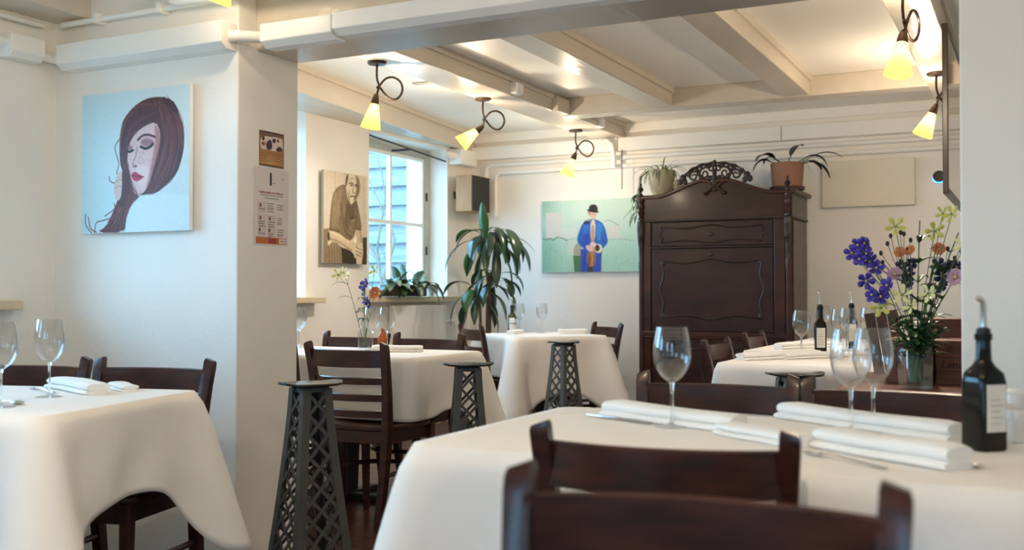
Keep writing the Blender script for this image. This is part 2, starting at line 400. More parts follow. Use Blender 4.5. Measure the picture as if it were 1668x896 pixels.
pipe([(-3.57, 2.985, 2.15), (-2.98, 2.985, 2.15), (-1.9, 2.985, 2.165)], .0115, 'thin white conduit clipped high above the portrait casing')
pipe([(-3.61, 2.50, 2.14), (-3.61, 2.93, 2.14)], .0115, 'thin white conduit on the left wall near the ceiling')
pipe([(-2.95, 2.95, 2.36), (-2.95, 2.95, 2.155), (-1.5, 2.95, 2.13)], .018, 'lower white pipe bending along the front room ceiling')
pipe([(-3.1, 2.84, 2.40), (-3.1, 2.84, 2.175), (-1.5, 2.84, 2.17)], .018, 'upper white pipe bending along the front room ceiling')
for x, z in ((-3.36, 2.15), (-3.02, 2.15)): tag(obj('pipe_clip', MB().box(x - .01, x + .01, 2.965, W1, z - .016, z + .022), 'trim_white', smooth=False), 'small white conduit clip nearer the wall corner' if x < -3.2 else 'small white conduit clip nearer the ceiling pipe bends', 'clip')
# back wall
for x0, x1, lab in ((XW + .005, -3.0, 'left'), (-2.995, -1.7, 'mid'), (-1.695, XR, 'right')):
    o = obj('pipe_casing', MB().box(x0, x1, YB - .09, YB, 2.19, 2.30), 'trim_white', smooth=False, bevel=.006)
    tag(o, {'left': 'white pipe casing high on the back wall between corner speaker and ceiling lamp', 'mid': 'white pipe casing high on the back wall above the carved cabinet crest', 'right': 'white pipe casing high on the back wall above the blank canvas'}[lab], 'pipe casing')
pipe([(-4.22, YB - .03, 1.7), (-4.22, YB - .03, 2.145), (XR, YB - .03, 2.145)], .019, 'upper white heating pipe along the back wall')
pipe([(-4.13, YB - .03, 1.7), (-4.13, YB - .03, 2.075), (XR, YB - .03, 2.075)], .019, 'lower white heating pipe along the back wall')
o = obj('pipe_casing', MB().box(XW, XW + .12, 7.57, YB - .09, 2.13, 2.26), 'trim_white', smooth=False, bevel=.005); tag(o, 'short white casing on the window wall above the speaker', 'pipe casing')
o = obj('pipe', MB().tube([(XW + .05, 7.40, 2.2), (XW + .05, 7.58, 2.2)], .035, 14), 'trim_white'); tag(o, 'stub of lagged pipe entering the casing beside the window head', 'pipe')
o = thing('wall_conduit', (-3.02, YB - .105, 2.06), 0, 'bent white cable tube hanging below the joist end', 'conduit')
obj('tube', MB().tube([(0, 0, 0), (0, -.01, .1), (-.01, -.02, .18), (-.05, -.03, .215), (-.09, -.02, .2)], .02, 12), 'trim_white', o)
obj('cord', MB().tube([(.07, -.01, .14), (.07, -.01, -.18)], .0035, 6), 'black_plastic', o)
for loc, lab in (((-2.945, 5.9, 2.345), 'small white junction box on the joist beside the middle lamp'), ((-2.945, 7.3, 2.335), 'small white junction box on the joist beside the far lamp')):
    t = thing('junction_box', loc, 0, lab, 'junction box')
    obj('box', MB().box(-.02, .035, -.05, .05, -.035, .035), 'white_plastic', t, smooth=False, bevel=.006)
    obj('cover', MB().box(.035, .04, -.042, .042, -.028, .028), 'white_plastic', t, smooth=False, bevel=.004)
t = thing('cable_duct', (-2.945, 6.55, 2.30), 0, 'painted cable duct stepping around the joist and cross beam', 'duct')
obj('upright', MB().box(-.02, .03, -.06, .14, .0, .10), 'beam_paint', t, smooth=False, bevel=.004)
obj('run', MB().box(-.012, .02, .14, .70, -.0, .035), 'beam_paint', t, smooth=False, bevel=.004)

# ================================================================ CEILING LAMPS
def lamp(loc, rz, tilt, label, power=1.0, twist=0, light='lamp_light'):
    t = thing('ceiling_lamp', loc, rz, label, 'lamp', None)
    obj('ceiling_plate', MB().lathe([(.001, 0), (.052, 0), (.054, -.006), (.048, -.013), (.02, -.016), (.001, -.017)], 24), 'bronze', t)
    ct = [(0, 0, -.012), (-.002, 0, -.06), (.002, .002, -.10), (.02, .006, -.142), (.055, .010, -.185), (.092, .012, -.200), (.122, .012, -.182), (.136, .01, -.145), (.124, .006, -.105), (.09, .0, -.083), (.055, -.006, -.087), (.028, -.010, -.112), (.010, -.010, -.145), (0, -.006, -.178), (-.004, -.004, -.19)]
    ts = math.radians(twist); P = []
    n = len(ct)
    for i in range(n - 1):
        p0, p1, p2, p3 = [Vector(ct[max(0, min(n - 1, i + k))]) for k in (-1, 0, 1, 2)]
        for k in range(5):
            s = k / 5; P.append(.5 * ((2 * p1) + (-p0 + p2) * s + (2 * p0 - 5 * p1 + 4 * p2 - p3) * s * s + (-p0 + 3 * p1 - 3 * p2 + p3) * s ** 3))
    P.append(Vector(ct[-1]))
    obj('curled_arm', MB().tube(P, .0062, 8), 'bronze', t)
    obj('clamp', MB().ball((.006, -.004, -.138), .011, 10, 6), 'bronze', t)
    M = Matrix.Translation((-.004, -.004, -.182)) @ Matrix.Rotation(math.radians(tilt), 4, 'Y')
    so = obj('socket', MB().lathe([(.006, .012), (.012, .006), (.018, -.012), (.022, -.035), (.0225, -.048), (.001, -.048)], 16), 'bronze', t); so.matrix_local = M
    sh = obj('lamp_shade', MB().lathe([(.021, -.042), (.026, -.06), (.040, -.115), (.0555, -.178), (.0535, -.178), (.038, -.115), (.024, -.062)], 24, cap=False), 'shade_glass', t); sh.matrix_local = M
    bl = obj('bulb', MB().lathe([(.008, -.045), (.012, -.055), (.014, -.065), (.010, -.073), (.003, -.076)], 14), 'bulb', t); bl.matrix_local = M
    L = bpy.data.lights.new(light, 'POINT'); L.energy = LAMP * power; L.color = (1, .875, .765); L.shadow_soft_size = .015
    lo = bpy.data.objects.new(light, L); col.objects.link(lo); lo.parent = t
    lo.matrix_local = M @ Matrix.Translation((0, 0, -.105))
    return t
mat('bulb', (255, 244, 214), .5, emit=(255, 232, 170), estr=6)
lamp((-3.18, 4.70, 2.30), R(26.7), 10, 'curled bronze ceiling lamp on the joist in front of the old man picture', .6)
lamp((-3.165, 5.88, 2.30), R(24), 52, 'curled bronze ceiling lamp with strongly tilted shade beside the window', .7)
lamp((-3.15, 7.35, 2.30), R(22), 22, 'curled bronze ceiling lamp nearest the blue saxophone picture', .5)
lamp((-.47, 4.40, 2.27), R(65), 14, 'curled bronze ceiling lamp with upright shade on the joist over the oil tables', .7)
lamp((-.49, 6.2, 2.27), R(8), 24, 'curled bronze ceiling lamp beside the hanging mirror', 1.0)
lamp((-2.50, 2.80, CZ), R(10), 20, 'ceiling lamp of the front room hanging before the pillar casing', .12, light='lamp_front_offscreen')
lamp((-1.66, 1.1, 2.30), R(40), 15, 'ceiling lamp of the front room over the aisle', 1.2, light='lamp_aisle_offscreen')
lamp((-.31, .7, 2.30), R(150), 20, 'ceiling lamp of the front room over the space before the large table', 1.2, light='lamp_table_offscreen')

# ================================================================ CHAIRS
def make_chair(wood='chair_wood'):
    t = thing('dining_chair', (0, 0, 0), 0, 'x', 'chair')
    hw = .205
    for s in (-1, 1):     # rear leg and back post in one bent piece (local y = 0 at the top of the back)
        secs = []
        for z, yy, xx, w, d in ((0, .0, .175, .028, .034), (.2, .035, .18, .032, .038), (.43, .06, .185, .036, .042), (.60, .045, .193, .034, .036), (.74, .02, .202, .033, .03), (.80, .006, .206, .033, .029), (.822, .001, .207, .032, .027), (.83, .0, .2072, .027, .021)):
            c = (s * xx, yy, z); secs.append([(c[0] + a * w / 2, c[1] + b * d / 2, z + (-.005 * a * s if z > .81 else 0)) for a, b in ((-1, -1), (0, -1.1), (1, -1), (1.08, 0), (1, 1), (0, 1.1), (-1, 1), (-1.08, 0))])
        obj('back_post', MB().loft(secs), wood, t)
        secs = []
        for z, yy, w in ((0, .435, .026), (.25, .43, .032), (.44, .425, .036)):
            secs.append([(s * .185 + a * w / 2, yy + b * w / 2, z) for a, b in ((-1, -1), (1, -1), (1, 1), (-1, 1))])
        obj('front_leg', MB().loft(secs), wood, t, smooth=False, bevel=.004)
    def slat(name, z0, z1, x, y0, bulge, th, dip=0):
        N = 14; secs = []
        for i in range(N + 1):
            u = -1 + 2 * i / N; yy = y0 - bulge * (1 - u * u); zz = -dip * (1 - u * u)
            secs.append([(u * x, yy - th / 2, z0 + zz), (u * x, yy + th / 2, z0 + zz), (u * x, yy + th / 2, z1 + zz - .003), (u * x, yy, z1 + zz), (u * x, yy - th / 2, z1 + zz - .003)])
        obj(name, MB().loft(secs), wood, t)
    slat('top_rail', .722, .80, .195, .016, .045, .018)
    slat('slat', .645, .678, .188, .034, .042, .014)
    slat('slat', .57, .603, .185, .044, .04, .014)
    slat('slat', .497, .530, .181, .053, .038, .014)
    # seat: rounded front, slightly dished
    out = []
    for k in range(40):
        a = 2 * math.pi * k / 40; c, s_ = math.cos(a), math.sin(a); e = .45
        x = .212 * math.copysign(abs(c) ** e, c); y = .25 + .205 * math.copysign(abs(s_) ** e, s_)
        if y < .25: x *= .93
        out.append((x, y))
    secs = [[(x * f, .25 + (y - .25) * f, z) for x, y in out] for f, z in ((.95, .432), (1, .438), (1, .452), (.97, .458), (.8, .455), (.4, .449), (.02, .447))]
    obj('seat', MB().loft(secs), wood, t)
    ap = MB().box(-.175, .175, .41, .43, .375, .435).box(-.18, -.162, .08, .42, .375, .435).box(.162, .18, .08, .42, .375, .435).box(-.175, .175, .062, .08, .375, .435)
    obj('apron', ap, wood, t, smooth=False, bevel=.003)
    hoop = [(-.18, .045, .24)] + [(-.178 * math.cos(math.pi * k / 16), .22 + .2 * math.sin(math.pi * k / 16), .24) for k in range(17)] + [(.18, .045, .24)]
    obj('hoop_stretcher', MB().tube(hoop, .011, 8), wood, t)
    return t
chair0 = make_chair()
used = set(); SEATS = []
def chair(x, y, rz, label, proto=chair0, group=None, scale=1.0):
    if proto.name in used: o = copy_tree(proto, (x, y, 0), rz, label, group, scale)
    else:
        used.add(proto.name); o = proto; o.location = (x, y, 0); o.rotation_euler = (0, 0, rz); o['label'] = label
        if group: o['group'] = group
        if scale != 1: o.scale = (scale,) * 3
    if group is None and 'group' in o: del o['group']
    SEATS.append((x, y, rz)); return o
# large front table
chair(-.345, 1.15, R(180 + 6), 'chair standing back to back with the chair drawn up to the large table', chair0, scale=1.02)
chair(-.555, 1.645, R(7), 'dark wooden chair with curved top rail drawn up to the front of the large table')
chair(-.79, 2.82, R(180 + 3), 'dark chair at the rear of the large table behind the single wine glass')
chair(-.335, 2.82, R(180), 'dark chair at the rear of the large table behind the oil bottle')
# left table, turned 13 degrees
A1 = R(13)
chair(-2.65, 2.60, R(180) + A1, 'dark chair at the left table standing below the portrait of a woman')
chair(-3.105, 2.495, R(180) + A1, 'dark chair at the left table in the wall corner')
# middle table
chair(-2.765, 3.84, 0, 'dark ladder-back chair behind the lattice stool at the pillar')
chair(-3.27, 3.84, 0, 'dark chair hidden behind the pillar at the middle table')
chair(-2.99, 4.93, R(180), 'brown chair at the far side of the middle table nearest the tall house plant')
chair(-3.47, 4.93, R(180), 'brown chair at the far side of the middle table below the old man picture', chair0)
# far square table, turned 50 degrees
e1 = Vector((math.cos(R(50)), math.sin(R(50)))); e2 = Vector((-e1.y, e1.x)); T3C = Vector((-3.23, 6.87))
p = T3C - e1 * .54; chair(p.x, p.y, R(50 - 90), 'brown ladder-back chair beside the far square table before the house plant')
p = T3C + e1 * .56; chair(p.x, p.y, R(50 + 90), 'brown chair between the far square table and the back wall')
# right hand tables
chair(-1.41, 5.02, R(-90), 'wooden chair at the first of the tables with oil bottles', chair0)
chair(-1.46, 5.98, R(-90), 'wooden chair at the second of the tables with oil bottles', chair0)

# ================================================================ TABLES AND CLOTHS
def table(x, y, rz, L, W, label, legs=1):
    t = thing('dining_table', (x, y, 0), rz, label, 'table')
    rr = .065; hx, hy = L / 2 - .006, W / 2 - .006
    ring = [(sx * (hx - rr) + rr * math.cos(a0 + math.pi / 2 * k / 6), sy * (hy - rr) + rr * math.sin(a0 + math.pi / 2 * k / 6)) for sx, sy, a0 in ((1, 1, 0), (-1, 1, math.pi / 2), (-1, -1, math.pi), (1, -1, -math.pi / 2)) for k in range(7)]
    obj('tabletop', MB().loft([[(a, b, .715) for a, b in ring], [(a, b, .745) for a, b in ring]]), 'table_dark', t, smooth=False)
    for sx in ([0] if legs == 1 else [-L / 2 + .35, L / 2 - .35]):
        obj('pedestal', MB().box(sx - .045, sx + .045, -.045, .045, .03, .715), 'table_dark', t, smooth=False, bevel=.004)
        obj('foot', MB().box(sx - .22, sx + .22, -.03, .03, 0, .035).box(sx - .03, sx + .03, -.26, .26, 0, .035), 'table_dark', t, smooth=False, bevel=.006)
    return t
def tablecloth(x, y, rz, L, W, drops, corner, seed, label, z=.75, rc=.05, flare=.05, amp=.03, cbump=.10):
    # drops: (-y side, +x side, +y side, -x side)
    rnd = random.Random(seed); pts = []
    hl, hw = L / 2, W / 2
    def arc(cx, cy, a0):
        return [((cx + rc * math.cos(a0 + math.pi / 2 * k / 8), cy + rc * math.sin(a0 + math.pi / 2 * k / 8)), (math.cos(a0 + math.pi / 2 * k / 8), math.sin(a0 + math.pi / 2 * k / 8))) for k in range(9)]
    def line(a, b, n):
        N = max(6, int((Vector(b) - Vector(a)).length / .022)); return [((a[0] + (b[0] - a[0]) * k / N, a[1] + (b[1] - a[1]) * k / N), n) for k in range(1, N)]
    sides = [((-hl + rc, -hw), (hl - rc, -hw), (0, -1)), ((hl, -hw + rc), (hl, hw - rc), (1, 0)), ((hl - rc, hw), (-hl + rc, hw), (0, 1)), ((-hl, hw - rc), (-hl, -hw + rc), (-1, 0))]
    cs = [((hl - rc, -hw + rc), -math.pi / 2), ((hl - rc, hw - rc), 0), ((-hl + rc, hw - rc), math.pi / 2), ((-hl + rc, -hw + rc), math.pi)]
    S = []
    for i in range(4):
        for q in line(*sides[i]): S.append((q[0], q[1], i))
        for k, q in enumerate(arc(*cs[i][0], cs[i][1])): S.append((q[0], q[1], i if k < 4 else (i + 1) % 4))
    cdep = corner if isinstance(corner, (list, tuple)) else [corner] * 4
    n = len(S)
    d = [(Vector(S[(k + 1) % n][0]) - Vector(S[k][0])).length for k in range(n)]
    pos = [0]
    for k in range(n - 1): pos.append(pos[-1] + d[k])
    per = pos[-1] + d[-1]
    cpos = []
    for c in cs:
        m = Vector((c[0][0] + rc * math.cos(c[1] + math.pi / 4), c[0][1] + rc * math.sin(c[1] + math.pi / 4)))
        cpos.append(pos[min(range(n), key=lambda k: (Vector(S[k][0]) - m).length)])
    ph = [rnd.uniform(0, 6.28) for _ in range(5)]; fr = [round(per / w) for w in (.62, .37, .24)]
    D = []; O = []
    ca, sa = math.cos(rz), math.sin(rz)
    for k in range(n):
        s = pos[k]; qi = min(range(4), key=lambda i_: abs(((s - cpos[i_] + per / 2) % per) - per / 2)); q = ((s - cpos[qi] + per / 2) % per) - per / 2
        sd = drops[S[k][2]]
        D.append(sd + (cdep[qi] - sd) * math.exp(-(q / .15) ** 2) + .008 * math.sin(2 * math.pi * 3 * s / per + ph[3]))
        w = sum(a * math.sin(2 * math.pi * f * s / per + p_) for a, f, p_ in zip((1, .7, .45), fr, ph))
        O.append(flare + amp * w * (1 - math.exp(-(q / .2) ** 2)) + cbump * math.exp(-(q / .045) ** 2) + .03 * math.exp(-(q / .12) ** 2) - .035 * (math.exp(-((abs(q) - .15) / .06) ** 2)))
    lift = [1] * n
    for k in range(n):
        px, py = S[k][0]; wx, wy = x + ca * px - sa * py, y + sa * px + ca * py
        for (cx, cy, cr) in SEATS:
            dx, dy = wx - cx, wy - cy; lx = math.cos(cr) * dx + math.sin(cr) * dy; ly = -math.sin(cr) * dx + math.cos(cr) * dy
            if abs(lx) < .235 and -.06 < ly < .50: lift[k] = 0
    mD = [min(D[k], .285) if not lift[k] else D[k] for k in range(n)]
    mO = [max(.004, min(O[k], .012)) if not lift[k] else O[k] for k in range(n)]
    for _ in range(5):
        a = [min(mD[k], (mD[k - 1] + mD[(k + 1) % n]) / 2 * .5 + mD[k] * .5) if not lift[k] else (mD[k - 1] + 2 * mD[k] + mD[(k + 1) % n]) / 4 for k in range(n)]
        b = [(mO[k - 1] + 2 * mO[k] + mO[(k + 1) % n]) / 4 for k in range(n)]; mD, mO = a, b
    D, O = mD, mO
    rows = 16; V = []; Fc = []
    rings = [.02, .25, .5, .75, .9, .97]
    for f in rings:
        for k in range(n): V.append((S[k][0][0] * f, S[k][0][1] * f, z + .0015))
    for k in range(n): V.append((S[k][0][0] - S[k][1][0] * .006, S[k][0][1] - S[k][1][1] * .006, z + .001))
    nr = len(rings) + 1
    for r in range(1, rows + 1):
        t = r / rows
        for k in range(n):
            dep = D[k] * t; tt = (dep / .5)
            o_ = .004 + O[k] * min(1.3, tt ** .85 * 1.05)
            wig = .004 * math.sin(9 * pos[k] * 2 + 5 * t + ph[4])
            V.append((S[k][0][0] + S[k][1][0] * (o_ + wig * t), S[k][0][1] + S[k][1][1] * (o_ + wig * t), z - .003 - dep))
    T = nr + rows
    for r in range(T - 1):
        for k in range(n):
            Fc.append((r * n + k, r * n + (k + 1) % n, (r + 1) * n + (k + 1) % n, (r + 1) * n + k))
    Fc.append(tuple(range(n)))
    o = obj('tablecloth', MB().add(V, Fc), 'cloth', smooth=False, solid=.002)
    for p_ in o.data.polygons: p_.use_smooth = True
    o.location = (x, y, 0); o.rotation_euler = (0, 0, rz)
    return tag(o, label, 'tablecloth')
def dressed(x, y, rz, L, W, drops, corner, seed, what, legs=1, **k):
    table(x, y, rz, L, W, 'dark pedestal table under ' + what, legs)
    tablecloth(x, y, rz, L, W, drops, corner, seed, what, **k)
dressed((-1.125 + .95) / 2, 2.145, 0, 2.075, .79, (.56, .45, .56, .40), .66, 11, 'white tablecloth of the large table with three wine glasses', 2, flare=.06, cbump=.06)
# left table: near/right corner (-2.136,1.734), far/right corner (-2.30,2.47)
a1 = Vector((math.cos(A1), math.sin(A1))); b1 = Vector((-a1.y, a1.x))
c1 = Vector((-2.136, 1.734)) - a1 * .60 + b1 * .37
dressed(c1.x, c1.y, A1, 1.20, .74, (.42, .235, .45, .25), (.33, .50, .5, .5), 12, 'white tablecloth of the left table below the portrait', 1, flare=.045)
dressed(-2.56 - .62, 4.415, 0, 1.24, .71, (.58, .25, .4, .3), .50, 13, 'white tablecloth of the middle table with flower vase', 1)
dressed(T3C.x, T3C.y, R(50), .74, .74, (.38, .40, .36, .36), .56, 14, 'white tablecloth of the far square table before the saxophone picture', 1)
dressed(-.84, 4.80, 0, .80, .84, (.30, .3, .3, .3), .46, 15, 'white tablecloth of the first table with oil bottle', 1, cbump=.02, flare=.025)
dressed(-.98, 5.79, 0, .80, .80, (.30, .3, .3, .3), .46, 16, 'white tablecloth of the second table with oil bottle', 1, cbump=.02, flare=.025)
dressed(-.98, 6.83, 0, .76, .62, (.30, .3, .3, .3), .42, 17, 'white tablecloth of the last table before the cabinet', 1, cbump=.02, flare=.025)

# ================================================================ LATTICE STOOLS
def make_stool():
    t = thing('lattice_stool', (0, 0, 0), 0, 'x', 'stool')
    H = .715; w0, w1 = .125, .056
    def hw(z): return w1 + (w0 - w1) * ((1 - z / H) ** 1.25)
    for sx, sy in ((-1, -1), (1, -1), (1, 1), (-1, 1)):
        secs = []
        for k in range(9):
            z = H * k / 8; w = hw(z); b = .030
            c = [(w, w), (w - b, w), (w - b, w - .007), (w - .007, w - .007), (w - .007, w - b), (w, w - b)]
            c = [(sx * p_, sy * q_, z) for p_, q_ in c]
            secs.append(c if sx * sy > 0 else c[::-1])
        obj('corner_bar', MB().loft(secs), 'stool_metal', t, smooth=False)
    for a in range(4):
        mb = MB(); M = Matrix.Rotation(math.pi / 2 * a, 3, 'Z'); k_ = .95; N = 60
        for sgn in (-1, 1):
            q0 = -.30
            while q0 < H + .2:
                seg = []
                for i in range(N + 1):
                    z = H * i / N; p_ = sgn * ((z - q0) * k_ - .14)
                    if abs(p_) <= hw(z) - .006 and .01 < z: seg.append((p_, z))
                if len(seg) >= 2:
                    A, B = seg[0], seg[-1]
                    yo = .003 if sgn > 0 else .0065
                    mb.bar(M @ Vector((A[0], -hw(A[1]) + yo, A[1])), M @ Vector((B[0], -hw(B[1]) + yo, B[1])), .0115, .004, up=M @ Vector((0, -1, 0)))
                q0 += .074
        obj('lattice_panel', mb, 'stool_metal', t, smooth=False)
    # saddle seat
    nr, ns = 6, 32; secs = []
    def zz(x, y): return .731 + .0 * x - y * y * .25 - .12 * x * x + .25 * max(0, abs(x) - .09)
    for f in [.02] + [i / nr for i in range(1, nr + 1)]:
        secs.append([(.118 * f * math.cos(2 * math.pi * k / ns), .095 * f * math.sin(2 * math.pi * k / ns), zz(.118 * f * math.cos(2 * math.pi * k / ns), .095 * f * math.sin(2 * math.pi * k / ns))) for k in range(ns)])
    obj('seat', MB().loft(secs, cap=False), 'stool_seat', t, solid=.008)
    obj('neck', MB().box(-.05, .05, -.05, .05, .70, .722), 'stool_metal', t, smooth=False, bevel=.004)
    return t
st = make_stool()
st.location = (-2.31, 3.0, 0); st.rotation_euler = (0, 0, R(26.7 + 38)); st['label'] = 'dark metal lattice stool standing at the pillar'
copy_tree(st, (-2.30, 4.13, 0), R(26.7 + 8), 'dark metal lattice stool at the end of the middle table')
copy_tree(st, (-2.78, 6.28, 0), R(26.7 + 42), 'dark metal lattice stool in front of the far square table')
copy_tree(st, (-.86, 4.20, 0), R(26.7 + 8), 'dark metal lattice stool at the first oil bottle table')

# ================================================================ TABLEWARE
ZT = .752
def make_glass():
    t = thing('wine_glass', (0, 0, 0), 0, 'x', 'wine glass')
    obj('foot', MB().lathe([(.001, 0), (.037, .0), (.0375, .0015), (.03, .003), (.012, .006), (.005, .011)], 32), 'solid_glass', t)
    obj('stem', MB().lathe([(.005, .011), (.0038, .03), (.0036, .07), (.0045, .092), (.0075, .1005)], 16), 'solid_glass', t)
    obj('bowl', MB().lathe([(.004, .098), (.013, .103), (.024, .112), (.034, .126), (.0405, .145), (.0425, .162), (.0415, .182), (.038, .203), (.034, .223), (.0332, .2232), (.037, .203), (.0403, .182), (.0413, .162), (.0393, .146), (.033, .128), (.023, .114), (.012, .106), (.001, .105)], 40, cap=False), 'glass', t)
    return t
gl0 = make_glass(); gfirst = [True]
def glass(x, y, label, s=1.0, group=None):
    if gfirst[0]:
        gfirst[0] = False; gl0.location = (x, y, ZT); gl0['label'] = label; gl0.scale = (s,) * 3
        return gl0
    return copy_tree(gl0, (x, y, ZT), 0, label, group, s)
glass(-.731, 2.249, 'single wine glass on the large table before the dark rear chair')
glass(-.352, 2.285, 'nearer of two overlapping wine glasses on the large table')
glass(-.318, 2.362, 'farther of two overlapping wine glasses on the large table')
glass(-2.541, 2.091, 'wine glass on the left table beside the folded napkin')
glass(-2.425, 1.845, 'wine glass on the left table near the loose spoon')
glass(-3.14, 4.60, 'wine glass on the middle table in front of the flower vase')
glass(-3.10, 4.68, 'wine glass on the middle table beside the amber bottle')
for x, y in ((-3.68, 4.66), (-3.60, 4.575)): glass(x, y, 'wine glass on the middle table half hidden by the pillar', 1, 'glasses behind the pillar')
glass(-3.51, 7.10, 'wine glass on the far square table beside the green bottle')
glass(-3.33, 7.12, 'wine glass on the far square table beside its napkin')
glass(-.983, 4.95, 'wine glass on the first oil bottle table before the cabinet', .98)
glass(-.83, 5.08, 'wine glass on the first oil bottle table next to the dark bottle', 1.0)
glass(-.88, 5.62, 'wine glass on the second oil bottle table behind the first bottle', 1.0)
glass(-.79, 5.72, 'wine glass on the second oil bottle table beside the wooden board', 1.0)
glass(-1.20, 6.72, 'wine glass on the last table before the cabinet', 1.0)

def make_bottle(m, label, loc, rz, H=.225, w=.058, pourer=True):
    t = thing('oil_bottle', loc, rz, label, 'bottle'); secs = []; n = 32
    def sec(z, r, e):
        o_ = []
        for k in range(n):
            a = 2 * math.pi * (k + .5) / n; c, s = math.cos(a), math.sin(a)
            o_.append((r * math.copysign(abs(c) ** e, c), r * math.copysign(abs(s) ** e, s), z))
        return o_
    h = w / 2
    for z, r, e in ((0, h * .92, .35), (.004, h, .3), (H * .58, h, .3), (H * .66, h * .93, .4), (H * .72, h * .62, .7), (H * .77, .0145, 1), (H * .94, .0135, 1), (H * .945, .016, 1), (H, .016, 1)): secs.append(sec(z, r, e))
    obj('body', MB().loft(secs), m, t)
    for a in ((0, -1), ):
        obj('label', MB().box(-h * .72, h * .72, -h - .0012, -h + .004, H * .17, H * .57), 'label_paper', t, smooth=False)
        for k in range(5): obj('label_line', MB().box(-h * .45, h * (.45 if k % 2 else .25), -h - .0016, -h, H * (.24 + .05 * k), H * (.246 + .05 * k)), 'ink', t, smooth=False)
    if pourer:
        obj('cork', MB().lathe([(.013, H), (.013, H + .008), (.007, H + .012), (.001, H + .012)], 14), 'black_plastic', t)
        obj('pourer', MB().tube([(0, 0, H + .006), (0, 0, H + .055), (-.003, 0, H + .063), (-.014, 0, H + .068)], [.0062, .0056, .0055, .005], 10), 'steel', t)
    return t
make_bottle('bottle_dark', 'large dark oil bottle with pourer on the large table', (-.093, 2.185, ZT), R(26.7 + 20), .222, .062)
make_bottle('bottle_dark', 'dark oil bottle on the first small table in front of the cabinet', (-.93, 5.13, ZT), R(26.7 - 10), .235, .055)
make_bottle('bottle_dark', 'dark oil bottle on the second small table farther back', (-.90, 5.88, ZT), R(26.7 - 8), .235, .055)
make_bottle('bottle_green', 'green oil bottle on the far square table', (-3.56, 7.08, ZT), R(20), .20, .06)
t = thing('amber_bottle', (-3.162, 4.735, ZT), 0, 'small amber glass bottle on the middle table', 'bottle')
obj('body', MB().lathe([(.001, 0), (.026, .0), (.028, .01), (.028, .06), (.02, .08), (.011, .09), (.011, .11), (.001, .11)], 20), 'amber', t)
def jar(loc, label):
    t = thing('salt_grinder', loc, 0, label, 'salt jar')
    obj('glass_body', MB().lathe([(.026, 0), (.028, .004), (.028, .065), (.024, .075), (.026, .08), (.026, .095), (.022, .104)], 24, cap=False), 'glass', t)
    obj('contents', MB().lathe([(.001, .002), (.0255, .002), (.0255, .06), (.02, .066), (.001, .066)], 24), 'salt', t)
    obj('lid', MB().lathe([(.001, .078), (.0225, .078), (.0225, .1), (.012, .106), (.001, .107)], 24), 'white_plastic', t)
    return t
jar((-.043, 2.33, ZT), 'clear glass salt jar with white top beside the large oil bottle')
jar((-3.53, 7.03, ZT), 'small white salt jar on the far square table')
jar((-.79, 4.83, ZT), 'small salt jar on the first oil bottle table').scale = (.55, .55, .42)

def make_napkin(name, loc, rz, L, W, Hh, label, seed):
    rnd = random.Random(seed); t = thing(name, loc, rz, label, 'napkin')
    def slab(z0, z1, w, l, dy=0, round_=1):
        secs = []; N = 14
        for i in range(N + 1):
            x = -l / 2 + l * i / N; e = 1 if 0 < i < N else .86
            hz = (z1 - z0) / 2 * e * (1 + .07 * math.sin(5 * i / N + seed)); wy = w / 2 * e
            zc = z0 + hz + (z1 - z0) * .02 * math.sin(7 * i / N + seed)
            s_ = []
            for k in range(20):
                a = 2 * math.pi * k / 20; c, s2 = math.cos(a), math.sin(a)
                s_.append((x, dy + wy * math.copysign(abs(c) ** .7, c) + .002 * math.sin(9 * i / N + 2 * seed), zc + hz * math.copysign(abs(s2) ** .8, s2)))
            secs.append(s_)
        return MB().loft(secs)
    obj('lower_fold', slab(0, Hh * .42, W, L, 0), 'napkin', t)
    obj('upper_fold', slab(Hh * .34, Hh, W * .92, L * .985, .004), 'napkin', t)
    return t
def cutlery(loc, rz, kind, label):
    t = thing(kind, loc, rz, label, kind.replace('_', ' '))
    if kind == 'fork':
        obj('handle', MB().tube([(-.10, 0, .003), (-.04, 0, .005), (.03, 0, .009), (.055, 0, .007)], [.006, .004, .0028, .0045], 8, sy=.45), 'steel', t)
        mb = MB()
        mb.bar((.05, 0, .007), (.066, 0, .004), .021, .002)
        obj('head', mb, 'steel', t, smooth=False)
        for k in range(4): obj('tine', MB().tube([(.063, -.0085 + .0057 * k, .004), (.08, -.0085 + .0057 * k, .0025), (.10, -.008 + .0053 * k, .006)], [.0017, .0016, .0008], 6), 'steel', t)
    elif kind == 'knife':
        obj('handle', MB().tube([(-.11, 0, .004), (-.06, 0, .005), (0, 0, .005)], [.006, .0065, .005], 10, sy=.6), 'steel', t)
        obj('blade', MB().prism([(0, 0), (.09, 0), (.108, .004), (.10, .012), (.06, .015), (0, .012)], -.0012, .0012), 'steel', t).matrix_local = Matrix.Translation((0, -.006, .003)) @ Matrix.Rotation(R(-80), 4, 'X')
    else:
        obj('handle', MB().tube([(-.10, 0, .003), (-.04, 0, .005), (.04, 0, .008)], [.006, .004, .003], 8, sy=.5), 'steel', t)
        obj('bowl', MB().ball((.062, 0, .006), .024, 14, 8, (1, .68, .2)), 'steel', t)
    return t
def nap2(a, b, W, Hh, label, seed):
    a, b = Vector(a), Vector(b); d = b - a; m = (a + b) / 2
    return make_napkin('folded_napkin', (m.x, m.y, ZT), math.atan2(d.y, d.x), d.length, W, Hh, label, seed)
nap2((-.935, 2.375), (-.57, 2.215), .075, .040, 'folded white napkin beside the single wine glass', 1)
nap2((-.545, 2.53), (-.145, 2.27), .075, .040, 'folded white napkin at the rear of the large table reaching the oil bottle', 2)
